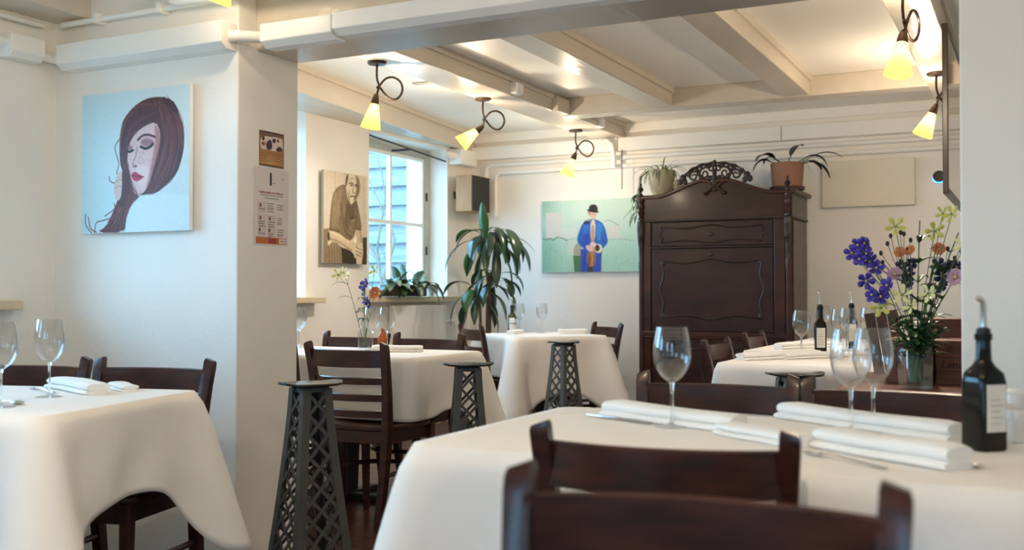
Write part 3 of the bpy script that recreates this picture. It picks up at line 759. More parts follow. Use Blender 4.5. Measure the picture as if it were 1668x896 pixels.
nap2((-.375, 2.09), (-.12, 1.91), .085, .042, 'thick folded white napkin over cutlery at the front of the large table', 3)
nap2((-.60, 2.20), (-.405, 2.05), .08, .028, 'folded white napkin between the single glass and the dark front chair', 4)
nap2((-2.80, 2.33), (-2.47, 2.20), .085, .036, 'folded white napkin on the left table beside a wine glass', 5)
nap2((-2.62, 2.40), (-2.46, 2.31), .06, .02, 'cream napkin corner lying behind the wine glass on the left table', 6)
nap2((-3.02, 4.42), (-2.80, 4.56), .08, .035, 'folded white napkin on the middle table', 7)
nap2((-3.42, 6.78), (-3.46, 7.02), .075, .03, 'folded white napkin by the green bottle on the far square table', 8)
nap2((-3.16, 7.04), (-2.98, 7.16), .075, .036, 'folded white napkin by the right chair of the far square table', 9)
nap2((-1.18, 4.60), (-.92, 5.02), .075, .036, 'folded white napkin on the first oil bottle table near the chair back', 10)
nap2((-1.03, 4.78), (-.86, 5.00), .07, .03, 'second folded napkin on the first oil bottle table beside the glass', 11)
nap2((-1.24, 5.62), (-1.04, 5.98), .075, .036, 'folded white napkin on the second oil bottle table', 12)
def cut2(a, b, kind, label):
    a, b = Vector(a), Vector(b); d = b - a; m = (a + b) / 2
    return cutlery((m.x, m.y, ZT + .001), math.atan2(d.y, d.x), kind, label)
cut2((-.225, 1.855), (-.395, 1.985), 'fork', 'steel fork lying before the thick napkin on the large table')
cut2((-.26, 1.98), (-.43, 2.125), 'fork', 'steel fork poking from the thick napkin on the large table')
cut2((-.09, 1.945), (-.26, 2.07), 'knife', 'steel knife under the thick napkin on the large table')
cut2((-.80, 2.265), (-.97, 2.345), 'knife', 'steel knife beside the napkin of the single wine glass')
cut2((-2.62, 2.17), (-2.79, 2.235), 'fork', 'steel fork beside the napkin on the left table')
cut2((-2.60, 1.93), (-2.40, 1.90), 'spoon', 'steel spoon on the left table beside the near wine glass')
cut2((-1.15, 4.72), (-1.02, 4.86), 'knife', 'steel knife beside the napkin on the first oil bottle table')

# ================================================================ FLOWERS AND PLANTS
def curve_pts(p0, p1, bend, n=10):
    p0, p1 = Vector(p0), Vector(p1); c = (p0 + p1) / 2 + Vector(bend)
    return [p0 * (1 - t) ** 2 + c * 2 * t * (1 - t) + p1 * t * t for t in (k / n for k in range(n + 1))]
def petals(center, normal, n, length, width, cup=.25, spin=0):
    nrm = Vector(normal).normalized(); a = Vector((0, 0, 1)) if abs(nrm.z) < .9 else Vector((1, 0, 0))
    u = nrm.cross(a).normalized(); w = nrm.cross(u); out = []; c = Vector(center)
    for k in range(n):
        an = 2 * math.pi * k / n + spin; d = u * math.cos(an) + w * math.sin(an); s = d.cross(nrm)
        V = [c]
        for f, ww, z in ((.35, .55, .1), (.7, .9, .5), (.92, .6, .85), (1.0, .0, 1.0)):
            for sg in (-1, 1): V.append(c + d * length * f + s * sg * width / 2 * ww + nrm * cup * length * z * f)
        out.append(MB().add(V, [(0, 1, 2), (1, 3, 4, 2), (3, 5, 6, 4), (5, 7, 8, 6)]))
    return out
def leaf_mesh(base, d, length, width, droop, n=10, fold=.25, pet=0):
    d = Vector(d).normalized(); side = d.cross(Vector((0, 0, 1)))
    if side.length < .1: side = Vector((1, 0, 0))
    side.normalize(); V = []; p = Vector(base); step = length / n; F = []
    for i in range(n + 1):
        t = i / n; w = width / 2 * max(.06, math.sin(math.pi * min(.97, (t * .9 + .08))) ** .8) if not pet else width / 2 * max(.07, math.sin(math.pi * min(.985, t ** pet)))
        nrm = side.cross(d).normalized()
        V += [p - side * w + nrm * w * fold, p, p + side * w + nrm * w * fold]
        d = (d + Vector((0, 0, -droop / n * (1 + t)))).normalized(); p = p + d * step
    for i in range(n):
        a = 3 * i; F += [(a, a + 1, a + 4, a + 3), (a + 1, a + 2, a + 5, a + 4)]
    return MB().add(V, F)
def flower(base, head, petal_m, label, kind='star', n=5, size=.03, group=None, bend=(0, 0, 0), heads=None, leaves=2, stem='stem_green', normal=(-.3, -1, .2), seed=0):
    rnd = random.Random(seed); base = Vector(base); loc = base
    t = thing('cut_flower', loc, 0, label, 'flower', group)
    h = Vector(head) - base
    pts = curve_pts((0, 0, 0), h, bend); obj('stem', MB().tube(pts, [.0022 - .001 * k / len(pts) for k in range(len(pts))], 6), stem, t)
    for hd in (heads or [(0, 0, 0)]):
        c = h + Vector(hd)
        if hd != (0, 0, 0): obj('side_stem', MB().tube(curve_pts(pts[-3], c, (0, 0, -.01), 4), .001, 5), stem, t)
        nn = Vector(normal) + Vector((rnd.uniform(-.5, .5), rnd.uniform(-.2, .2), rnd.uniform(-.4, .4)))
        if kind == 'seed':
            obj('seed_head', MB().ball(c, size, 8, 6, (1, 1, 1.4)), petal_m, t)
        else:
            for q in petals(c, nn, n, size * rnd.uniform(.9, 1.1) * (1.2 if petal_m in ('petal_yellow', 'petal_cream') else 1), size * (.62 if petal_m in ('petal_yellow', 'petal_cream') else .9), .3, rnd.uniform(0, 3)): obj('petal', q, petal_m, t, solid=.0006)
            obj('flower_centre', MB().ball(c + nn.normalized() * size * .1, size * .16, 8, 5), 'petal_yellow' if petal_m not in ('petal_yellow', 'petal_cream') else 'leaf_pale', t)
    for k in range(leaves):
        q = pts[min(len(pts) - 1, int(len(pts) * (.42 + .16 * k)))]; a = rnd.uniform(0, 6.28)
        obj('leaf', leaf_mesh(q, (math.cos(a), math.sin(a), .8), rnd.uniform(.06, .10), .018, 1.0, 6), 'leaf_green', t, solid=.0005)
    return t
VX, VY, VZ = -.346, 3.515, .75
vt = thing('flower_vase', (VX, VY, VZ), R(26.7 + 4), 'clear square glass bottle vase on the side table', 'vase')
def rsq(z, r, e, n=32):
    return [(r * math.copysign(abs(math.cos(2 * math.pi * (k + .5) / n)) ** e, math.cos(2 * math.pi * (k + .5) / n)), r * math.copysign(abs(math.sin(2 * math.pi * (k + .5) / n)) ** e, math.sin(2 * math.pi * (k + .5) / n)), z) for k in range(n)]
obj('body', MB().loft([rsq(z, r, e) for z, r, e in ((0, .036, .25), (.004, .041, .2), (.115, .041, .2), (.126, .037, .3), (.134, .022, .7), (.14, .0165, 1), (.165, .0155, 1), (.172, .021, 1), (.176, .021, 1))], cap=False), 'vase_glass', vt)
obj('base', MB().loft([rsq(z, r, .25) for z, r in ((.001, .035), (.006, .036))]), 'vase_glass', vt)
def px(u, z): return None
FB = (VX, VY, VZ + .02)
def fl_at(i, x, y, z, **k):
    b = (FB[0] + .016 * math.cos(i * 2.4), FB[1] + .016 * math.sin(i * 2.4), FB[2]); r_ = random.Random(i)
    neck = Vector((VX, VY, VZ + .16)); h = Vector((x, y, z))
    mid = (Vector(b) + h) / 2; bend = (neck - mid) * .9
    return flower(b, h, bend=bend, seed=i, **k)
YG = 'yellow columbines in the clear vase'
for i, (x, y, z, sz, m_, lab) in enumerate(((-.40, 3.50, 1.262, .036, 'petal_yellow', 'yellow star flower standing above the violet delphinium'), (-.235, 3.50, 1.295, .034, 'petal_yellow', 'tall yellow star flower reaching towards the hanging mirror'),
        (-.285, 3.50, 1.245, .036, 'petal_yellow', 'yellow star flower just above an orange bloom'), (-.205, 3.48, 1.20, .028, 'petal_cream', 'small cream star flower touching the pillar edge'), (-.30, 3.45, 1.05, .034, 'petal_cream', 'open cream star flower at the front of the bouquet'),
        (-.375, 3.45, 1.045, .034, 'petal_cream', 'cream star flower between violet blooms and the open cream one'), (-.44, 3.45, 1.005, .036, 'petal_yellow', 'low drooping yellow star flower beneath the violet delphinium'), (-.35, 3.44, 1.01, .03, 'petal_cream', 'lowest cream star flower just above the vase leaves'), (-.262, 3.52, 1.30, .026, 'petal_yellow', 'small yellow star flower beside the tallest one'))):
    fl_at(i, x, y, z, petal_m=m_, label=lab, size=sz * .8, leaves=1)
fl_at(20, -.455, 3.47, 1.13, petal_m='petal_violet', label='tall violet delphinium leaning out of the clear vase', size=.025, heads=[(0, 0, 0), (-.03, 0, .045), (-.055, 0, .075), (-.075, .01, .05), (-.02, .01, .02), (-.05, -.01, .03), (-.035, .01, .08)], leaves=1)
fl_at(21, -.42, 3.45, 1.075, petal_m='petal_violet', label='low violet delphinium bloom beside the cream flowers', size=.028, heads=[(0, 0, 0), (-.02, 0, -.035), (-.045, 0, -.03)], leaves=1)
fl_at(22, -.485, 3.46, 1.09, petal_m='petal_violet', label='small nodding violet bloom at the edge of the bouquet', size=.026, leaves=0)
fl_at(23, -.37, 3.57, 1.115, petal_m='petal_indigo', label='dark indigo delphinium in the middle of the bouquet', size=.023, heads=[(0, 0, 0), (.01, 0, .03), (-.02, 0, .025), (.0, 0, -.03)], leaves=1)
fl_at(24, -.27, 3.57, 1.105, petal_m='petal_indigo', label='dark indigo delphinium beside the pink scabious', size=.023, heads=[(0, 0, 0), (.02, 0, .03), (-.01, 0, .035), (.0, 0, -.035), (.045, 0, .03)], leaves=1)
fl_at(25, -.36, 3.53, 1.185, petal_m='petal_orange', label='orange bloom low on the left of the columbines', size=.02, n=7, heads=[(0, 0, 0), (-.03, 0, -.005)], leaves=0)
fl_at(26, -.275, 3.53, 1.19, petal_m='petal_orange', label='orange bloom beneath the topmost yellow flowers', size=.02, n=7, leaves=0)
fl_at(27, -.405, 3.52, 1.11, petal_m='petal_pink', label='pale pink scabious next to the violet delphinium', size=.026, n=9, leaves=0)
fl_at(28, -.225, 3.50, 1.10, petal_m='petal_pink', label='pale pink scabious nearest the pillar edge', size=.03, n=9, leaves=0)
fl_at(29, -.40, 3.54, 1.19, petal_m='seed_dark', label='spray of small dark seed heads on thin stems', kind='seed', size=.006, heads=[(0, 0, 0), (-.03, 0, .02), (-.05, 0, -.01), (.02, 0, .05), (-.02, 0, .045), (-.07, .01, -.02), (.04, 0, .03), (-.045, 0, -.04), (.03, 0, .0), (.01, 0, .055), (-.09, 0, -.03), (-.06, 0, -.055)], leaves=0, stem='seed_dark')
fl_at(30, -.23, 3.53, 1.16, petal_m='seed_dark', label='short spray of dark seed heads near the pillar edge', kind='seed', size=.006, heads=[(0, 0, 0), (.02, 0, .02), (.03, 0, -.01), (-.02, 0, .03)], leaves=0, stem='seed_dark')
for i, (x, y, z) in enumerate(((-.33, 3.52, 1.28), (-.22, 3.55, 1.24), (-.31, 3.50, 1.0), (-.25, 3.53, 1.06), (-.29, 3.56, 1.15), (-.42, 3.52, .97), (-.24, 3.47, .94), (-.37, 3.46, .96))):
    b = Vector((VX + .012 * math.cos(i), VY + .012 * math.sin(i), VZ + .02)); t = thing('green_sprig', b, 0, ('tallest upright green sprig in the middle of the bouquet', 'tall green sprig leaning to the pillar edge', 'short green sprig beneath the open cream flower', 'green sprig beneath the pink scabious at the pillar', 'green sprig between the indigo delphiniums', 'low green sprig under the drooping yellow flower', 'lowest green sprig spreading over the crate lettering', 'low green sprig spreading in front of the vase neck')[i], 'foliage')
    h = Vector((x, y, z)) - b; neck = Vector((VX, VY, VZ + .16)) - b
    pts = curve_pts((0, 0, 0), h, (neck - h / 2) * .9); obj('stem', MB().tube(pts, .002, 6), 'stem_green', t)
    r_ = random.Random(100 + i)
    for k in range(18):
        q = pts[3 + int(k * 7 / 18)]; a = r_.uniform(0, 6.28)
        obj('leaf', leaf_mesh(q, (math.cos(a), math.sin(a), .9), r_.uniform(.05, .10), .02, .8, 6), 'leaf_green' if k % 2 else 'leaf_dark', t, solid=.0005)
# side table with crates
t = thing('side_table', (-.18, 3.83, 0), 0, 'low dark wooden side table carrying wine crates and the vase', 'table')
obj('tabletop', MB().box(-.40, .55, -.39, .39, .715, .749), 'crate_wood', t, smooth=False, bevel=.005)
for sx, sy in ((-.36, -.35), (.5, -.35), (.5, .35), (-.36, .35)): obj('leg', MB().box(sx - .025, sx + .025, sy - .025, sy + .025, 0, .715), 'table_dark', t, smooth=False)
def crate(loc, rz, L, W, H, label, letters=None, lightrow=-1):
    t = thing('wine_crate', loc, rz, label, 'crate'); th = .012
    rows = 3; rh = H / rows
    for r in range(rows):
        m = 'crate_wood'
        obj('plank', MB().box(-L / 2, L / 2, -W / 2, -W / 2 + th, r * rh + .0006, (r + 1) * rh - .0006), m, t, smooth=False)
        obj('plank', MB().box(-L / 2, L / 2, W / 2 - th, W / 2, r * rh + .0006, (r + 1) * rh - .0006), m, t, smooth=False)
    for s in (-1, 1):
        obj('end_board', MB().box(s * (L / 2 - th / 2) - th / 2 + .0008, s * (L / 2 - th / 2) + th / 2 + .001, -W / 2 + th, W / 2 - th, 0, H), 'crate_wood', t, smooth=False)
        for k in range(5): obj('joint_finger', MB().box(s * (L / 2 - th / 2) - th / 2, s * (L / 2 - th / 2) + th / 2, -W / 2 - .0008, -W / 2 + .002, H * (k * .2 + .03), H * (k * .2 + .11)), 'crate_end_grain', t, smooth=False)
    obj('bottom', MB().box(-L / 2 + th, L / 2 - th, -W / 2 + th, W / 2 - th, .001, .01), 'crate_wood', t, smooth=False)
    obj('lid', MB().box(-L / 2, L / 2, -W / 2, W / 2, H, H + .009), 'crate_wood', t, smooth=False)
    return t
def text(s, size, m, parent, M, shear=0, name='lettering', ext=.0004):
    cu = bpy.data.curves.new(name, 'FONT'); cu.body = s; cu.size = size; cu.extrude = ext; cu.shear = shear; cu.align_x = 'CENTER'
    tmp = bpy.data.objects.new(name, cu); col.objects.link(tmp)
    dg = bpy.context.evaluated_depsgraph_get(); me = bpy.data.meshes.new_from_object(tmp.evaluated_get(dg))
    bpy.data.objects.remove(tmp)
    o = obj(name, me, m, parent, smooth=False); o.matrix_local = M; return o
UP = Matrix.Rotation(R(90), 4, 'X')
c = crate((-.21, 3.86, .75), 0, .50, .28, .135, 'dark wooden wine crate behind the clear flower vase', lightrow=2)
text('Lima', .035, 'ink_dark', c, Matrix.Translation((-.045, -.1412, .055)) @ UP, .3)
text('Fin', .035, 'ink_dark', c, Matrix.Translation((-.20, -.1412, .055)) @ UP, .3)
crate((-.17, 4.115, .75), 0, .40, .20, .20, 'taller wooden wine crate standing behind the lettered crate', lightrow=2)
t = thing('leaning_board', (-.49, 4.13, .75), R(8), 'striped wooden board leaning beside the wine crates', 'board')
for k in range(3):
    o = obj('plank', MB().box(-.06 + .04 * k, -.022 + .04 * k, -.01, .01, 0, .235), 'board_stripe', t, smooth=False, bevel=.002)
    o.matrix_local = Matrix.Rotation(R(-9), 4, 'Y') @ Matrix.Rotation(R(-8), 4, 'X')
t = thing('dark_vase', (-.325, 3.665, .75), 0, 'dark ceramic vase just behind the clear flower vase', 'vase')
obj('body', MB().lathe([(.001, 0), (.026, 0), (.030, .04), (.026, .11), (.02, .16), (.021, .21), (.017, .21), (.016, .16), (.001, .1)], 24), 'bottle_dark', t)

# dracaena
def dracaena():
    t = thing('house_plant', (-3.92, 7.35, 0), 0, 'tall dracaena with arching dark leaves beside the window', 'plant')
    obj('pot', MB().lathe([(.001, 0), (.11, 0), (.135, .26), (.145, .26), (.145, .30), (.13, .30), (.125, .25), (.001, .25)], 28), 'terracotta', t)
    obj('soil', MB().lathe([(.001, .26), (.126, .26), (.001, .262)], 20), 'slab', t)
    def P(u, z): return (u, 0, z)
    # trunk branches (x offset approximates across the view)
    ax = Vector((.893, .449, 0)); fx = Vector((-.449, .893, 0))
    def W(a, b, z): return ax * a + fx * b + Vector((0, 0, z))
    obj('trunk', MB().tube([W(0, 0, .25), W(.01, 0, .6), W(.012, 0, .9), W(.015, 0, 1.12)], [.026, .024, .022, .02], 10), 'trunk', t)
    stems = [([W(.015, 0, 1.10), W(-.005, 0, 1.25), W(-.02, .0, 1.42), W(-.02, 0, 1.50)], 1), ([W(.015, 0, 1.10), W(.05, .02, 1.25), W(.06, .02, 1.42), W(.07, .02, 1.50)], 2), ([W(-.03, .02, .28), W(-.05, .0, .7), W(-.055, -.01, .95), W(-.085, -.02, 1.06)], 3), ([W(.015, 0, 1.09), W(.05, -.03, 1.14), W(.07, -.04, 1.18)], 4)]
    for s, _ in stems: obj('stem', MB().tube(s, [.014, .012, .011, .010][:len(s)], 8), 'trunk', t)
    rnd = random.Random(5)
    def head(c, n, L, up, spread=1.0, bias=0):
        for k in range(n):
            a = 2.4 * k + rnd.uniform(-.3, .3) + bias; r = up * (.15 + 1.5 * (k / n)) + rnd.uniform(-.15, .2)
            d = ax * math.cos(a) + fx * math.sin(a) + Vector((0, 0, r))
            m = 'leaf_dark' if rnd.random() < .7 else 'leaf_green'
            obj('leaf', leaf_mesh(Vector(c) + Vector((0, 0, -.07 + .09 * k / n)), d, L * rnd.uniform(.7, 1.12), .085 * rnd.uniform(.75, 1.2), rnd.uniform(1.5, 3.2), 14, pet=1.7), m, t, solid=.001)
    head(stems[0][0][-1], 12, .44, .8); head(stems[1][0][-1], 12, .44, .8, bias=.2)
    head(stems[2][0][-1], 10, .36, .7); head(stems[3][0][-1], 10, .38, .7, bias=-.4)
    obj('leaf', leaf_mesh(W(-.02, 0, 1.48), tuple(fx * -.2 + ax * -.06 + Vector((0, 0, 1))), .30, .085, .1, 10), 'leaf_green', t, solid=.001)
    obj('leaf', leaf_mesh(W(-.06, -.02, 1.05), tuple(fx * -.2 + ax * .05 + Vector((0, 0, 1))), .20, .05, .1, 10), 'leaf_green', t, solid=.001)
    obj('leaf', leaf_mesh(W(.07, 0, 1.50), tuple(ax * 1.0 + Vector((0, 0, .3))), .36, .035, 1.0, 10), 'leaf_dark', t, solid=.001)
dracaena()

# plants on the window sill
SZ = 1.028
t = thing('sill_planter', (-4.31, 6.62, SZ), 0, 'dark planter of silvery and bronze begonia leaves on the window sill', 'plant')
obj('planter', MB().box(-.06, .06, -.12, .36, 0, .085), 'dark_pot', t, smooth=False, bevel=.008)
rnd = random.Random(9)
for k in range(44):
    y0 = rnd.uniform(-.1, .46); d = (rnd.uniform(-.2, 1), rnd.uniform(-.9, .9), rnd.uniform(.1, .9))
    obj('leaf', leaf_mesh((rnd.uniform(-.03, .03), y0, .075), d, rnd.uniform(.13, .2), rnd.uniform(.06, .095), rnd.uniform(.8, 2.0), 8, fold=.15), ('leaf_silver', 'leaf_bronze', 'leaf_green', 'leaf_silver')[k % 4], t, solid=.0008)
for y0, d in ((.40, (.5, .7, .7)), (.36, (.7, .6, .3))):
    obj('leaf', leaf_mesh((0, y0, .07), d, .24, .075, 2.0, 10, fold=.1), 'leaf_bronze', t, solid=.0008)
for y0 in (.1, .3): obj('stem', MB().tube([(0, y0, .08), (0, y0 + .02, .2), (0, y0 + .04, .24)], .002, 5), 'leaf_bronze', t)
t = thing('white_pot', (-4.34, 7.16, SZ), 0, 'small white pot at the end of the window sill', 'pot')
obj('body', MB().lathe([(.001, 0), (.035, 0), (.045, .07), (.047, .075), (.042, .075), (.035, .01), (.001, .01)], 24), 'white_plastic', t)

# small bouquet on the middle table
bv = (-3.26, 4.70, ZT)
t = thing('bud_vase', bv, 0, 'slim clear bud vase on the middle table', 'vase')
obj('body', MB().lathe([(.001, .0), (.03, 0), (.034, .02), (.034, .09), (.02, .12), (.016, .15), (.018, .17)], 24, cap=False), 'vase_glass', t)
def fl2(i, dx, dz, **k):
    b = (bv[0], bv[1], bv[2] + .01); ax = Vector((.893, .449, 0))
    h = Vector(b) + ax * dx + Vector((0, 0, dz)); flower(b, h, seed=50 + i, bend=(0, 0, .04), **k)
fl2(0, -.11, .40, petal_m='petal_cream', label='pale yellow columbine leaning left out of the bud vase', size=.03, heads=[(0, 0, 0), (-.04, 0, -.01), (.03, 0, -.02)], leaves=3)
fl2(1, .0, .30, petal_m='petal_violet', label='violet delphinium spike in the bud vase', size=.028, heads=[(0, 0, 0), (.01, 0, .04), (-.01, 0, .03), (.01, 0, -.05), (.03, 0, -.07)], leaves=4)
fl2(2, .06, .29, petal_m='petal_orange', label='orange bloom in the bud vase', size=.036, n=8, leaves=2)
fl2(3, .055, .41, petal_m='petal_yellow', label='single yellow columbine at the top of the bud vase', size=.032, leaves=1)

# ================================================================ CABINET
CB = thing('carved_cabinet', (-2.645, 7.38, 0), 0, 'large dark carved wooden secretary cabinet with crest against the back wall', 'cabinet')
CW, CD = 1.12, .53
def pt(u): return u
obj('carcass', MB().box(.01, CW - .01, .02, CD, .06, 1.60), 'cabinet_wood', CB, smooth=False, bevel=.006)
obj('plinth', MB().box(-.01, CW + .01, -.015, CD, 0, .09), 'cabinet_wood', CB, smooth=False, bevel=.01)
# pediment outline (S-curved)
def ped(x):
    s = abs(x - CW / 2) / (CW / 2)
    if s > .80: return 1.765
    if s < .07: return 1.868 - .05 * (1 - s / .07) ** 1.5
    u = (.80 - s) / .73; return 1.765 + .11 * (u * u * (3 - 2 * u)) - (.007 * max(0, (.14 - s) / .07) if s < .14 else 0)
N = 60; top = [(.0 + CW * k / N, ped(CW * k / N)) for k in range(N + 1)]
obj('pediment', MB().prism([(0, 1.585)] + [(CW, 1.585)] + top[::-1], .0, CD), 'cabinet_burl', CB, smooth=False)
cr = MB(); prof = [(-.028, .0), (-.028, .014), (-.016, .022), (.0, .026), (.02, .026), (.02, 0)]
secs = [[(x, a, z + b - .012) for a, b in prof] for x, z in top]
cr.loft(secs); obj('cornice', cr, 'cabinet_wood', CB)
obj('side_cornice', MB().prism([(CW - .002, 1.75), (CW + .03, 1.755), (CW + .036, 1.775), (CW + .02, 1.785), (CW - .002, 1.79)], -.028, CD), 'cabinet_wood', CB, smooth=False, bevel=.003)
obj('frieze_moulding', MB().box(-.008, CW + .008, -.012, CD, 1.578, 1.592), 'cabinet_carving', CB, smooth=False, bevel=.003)
obj('stile', MB().box(.03, .085, -.005, .03, .1, 1.578), 'cabinet_wood', CB, smooth=False, bevel=.004)
obj('stile', MB().box(CW - .125, CW - .05, -.005, .03, .1, 1.578), 'cabinet_wood', CB, smooth=False, bevel=.004)
def wavy(x0, x1, z0, z1, y, r=.006, amp=.012):
    P = []; n = 24
    w, h = x1 - x0, z1 - z0
    def seg(a, b, inward):
        for k in range(n):
            t = k / n; o_ = amp * (math.cos(2 * math.pi * t * 2) - 1) / 2 + .9 * amp * math.exp(-((t - .5) / .12) ** 2) - 1.1 * amp * (math.exp(-(t / .05) ** 2) + math.exp(-((1 - t) / .05) ** 2)) * 0
            P.append((a[0] + (b[0] - a[0]) * t + inward[0] * -o_, y, a[1] + (b[1] - a[1]) * t + inward[1] * -o_))
    seg((x0, z0), (x1, z0), (0, 1)); seg((x1, z0), (x1, z1), (-1, 0)); seg((x1, z1), (x0, z1), (0, -1)); seg((x0, z1), (x0, z0), (1, 0))
    P.append(P[0]); return MB().tube(P, r, 6)
X0, X1 = .095, CW - .135
d = obj('drawer_front', MB().box(X0, X1, -.004, .03, 1.395, 1.572), 'cabinet_burl', CB, smooth=False, bevel=.004)
obj('carved_moulding', wavy(X0 + .07, X1 - .07, 1.425, 1.535, -.006, .006, .012), 'cabinet_carving', d)
obj('keyhole_plate', MB().ball(((X0 + X1) / 2, -.006, 1.48), .022, 12, 8, (1.3, .25, .7)), 'cabinet_carving', d)
obj('dividing_moulding', MB().box(X0 - .01, X1 + .01, -.014, .02, 1.380, 1.392), 'cabinet_carving', CB, smooth=False, bevel=.003)
d = obj('fall_front', MB().box(X0, X1, -.004, .03, .775, 1.378), 'cabinet_burl', CB, smooth=False, bevel=.004)
obj('carved_moulding', wavy(X0 + .075, X1 - .075, .875, 1.285, -.006, .0065, .016), 'cabinet_carving', d)
obj('keyhole_plate', MB().ball(((X0 + X1) / 2, -.006, 1.332), .02, 12, 8, (1.2, .25, .7)), 'cabinet_carving', d)
for sx in (X0 + .085, X1 - .085):
    for z in (.885, 1.275): obj('carved_corner', MB().ball((sx, -.006, z), .02, 10, 6, (1, .3, 1.2)), 'cabinet_carving', d)
obj('waist_moulding', MB().box(.02, CW - .02, -.02, .02, .735, .77).box(.02, CW - .02, -.014, .02, .72, .735), 'cabinet_wood', CB, smooth=False, bevel=.005)
for a, b in ((X0, (X0 + X1) / 2 - .002), ((X0 + X1) / 2 + .002, X1)):
    d = obj('door', MB().box(a, b, -.004, .03, .11, .715), 'cabinet_burl', CB, smooth=False, bevel=.004)
    obj('carved_moulding', wavy(a + .06, b - .06, .17, .655, -.006, .006, .012), 'cabinet_carving', d)
d = obj('side_panel', MB().box(CW - .012, CW + .002, .04, CD - .02, .1, 1.57), 'cabinet_wood', CB, smooth=False, bevel=.003)
obj('hinge', MB().box(.018, .034, -.01, 0, 1.03, 1.06), 'cabinet_carving', CB, smooth=False)
for x in (.012, CW - .028):
    obj('turned_baluster', MB().lathe([(.001, 0), (.022, 0), (.022, .012), (.014, .02), (.02, .045), (.024, .06), (.014, .075), (.02, .085), (.024, .10), (.015, .125), (.022, .14), (.022, .155), (.016, .16), (.02, .175), (.001, .18)], 16, (x, -.012, 1.595)), 'cabinet_wood', CB)
    obj('finial', MB().lathe([(.001, 0), (.018, 0), (.018, .01), (.008, .018), (.010, .03), (.022, .042), (.018, .058), (.007, .068), (.011, .08), (.008, .092), (.001, .10)], 14, (x, -.012, 1.775)), 'cabinet_carving', CB)
    secs = []
    for k in range(13):
        t_ = k / 12; z = 1.585 - .30 * t_; w = .024 * (1 - .45 * t_) ; y = -.012 - .022 * math.sin(math.pi * min(1, t_ * 1.2 + .15)) * (1 - t_ * .6)
        secs.append([(x - w, .012, z), (x + w, .012, z), (x + w, y, z), (x, y - .008 * (1 + math.sin(20 * t_)), z), (x - w, y, z)])
    obj('corbel', MB().loft(secs), 'cabinet_carving', CB)
    obj('column', MB().lathe([(.018, .1), (.022, .12), (.018, .14), (.018, 1.22), (.022, 1.25), (.02, 1.29)], 16, (x, .0, 0)), 'cabinet_wood', CB)
# openwork crest
CX, CZ0 = CW / 2 + .012, 1.862
def spiral(cx, cz, r0, r1, a0, turns, n=26):
    return [(cx + (r0 + (r1 - r0) * k / n) * math.cos(a0 + turns * 2 * math.pi * k / n), -.006, cz + (r0 + (r1 - r0) * k / n) * math.sin(a0 + turns * 2 * math.pi * k / n)) for k in range(n + 1)]
crest = obj('crest', MB().tube([(CX + .235 * math.cos(math.pi * k / 30) * (1 - .05 * math.sin(math.pi * k / 30)), -.006, CZ0 - .005 + .135 * math.sin(math.pi * k / 30) ** .8) for k in range(31)], [.009 + .004 * math.sin(k * 1.7) for k in range(31)], 8), 'cabinet_carving', CB)
for s in (-1, 1):
    for cx, cz, r, a0, tn in ((.075, .055, .042, 1.57, -1.35), (.155, .04, .036, 1.8, -1.3), (.03, .09, .026, 0, 1.3), (.115, .095, .02, 2.2, 1.2)):
        P = spiral(cx, cz, r, .008, a0, tn); P = [(CX + s * p_[0], p_[1], CZ0 + p_[2]) for p_ in P]
        obj('scroll', MB().tube(P, [.0095 - .004 * k / len(P) for k in range(len(P))], 7), 'cabinet_carving', crest)
    for lx, lz, rr in ((.235, .03, .026), (.255, .005, .022), (.22, .0, .02), (.10, .03, .02), (.06, .11, .018), (.135, .085, .02), (.19, .055, .02), (.12, .055, .016), (.035, .02, .02)):
        obj('carved_leaf', MB().ball((CX + s * lx, -.008, CZ0 + lz), rr, 10, 6, (1, .45, 1.1)), 'cabinet_carving', crest)
for lx, lz, rr in ((0, .125, .02), (0, .06, .02), (0, .02, .024), (0, -.02, .024), (0, -.055, .02), (-.022, -.035, .016), (.022, -.035, .016)):
    obj('carved_leaf', MB().ball((CX + lx, -.012, CZ0 + lz), rr, 10, 6, (.9, .5, 1.3)), 'cabinet_carving', crest)
for s in (-1, 1):
    P = [(CX + s * (.012 + .05 * k / 10), -.014, CZ0 - .005 - .045 * math.sin(k / 10 * 2.6)) for k in range(11)] if False else [(CX + s * .075 + s * -.05 * math.sin(math.pi * k / 14), -.016, CZ0 - .0 - .09 * k / 14) for k in range(15)]
    obj('volute', MB().tube(P + spiral(CX + s * .062, CZ0 - .085, .014, .004, 0 if s > 0 else math.pi, -s * 1.0, 10), .009, 7), 'cabinet_wood', crest)
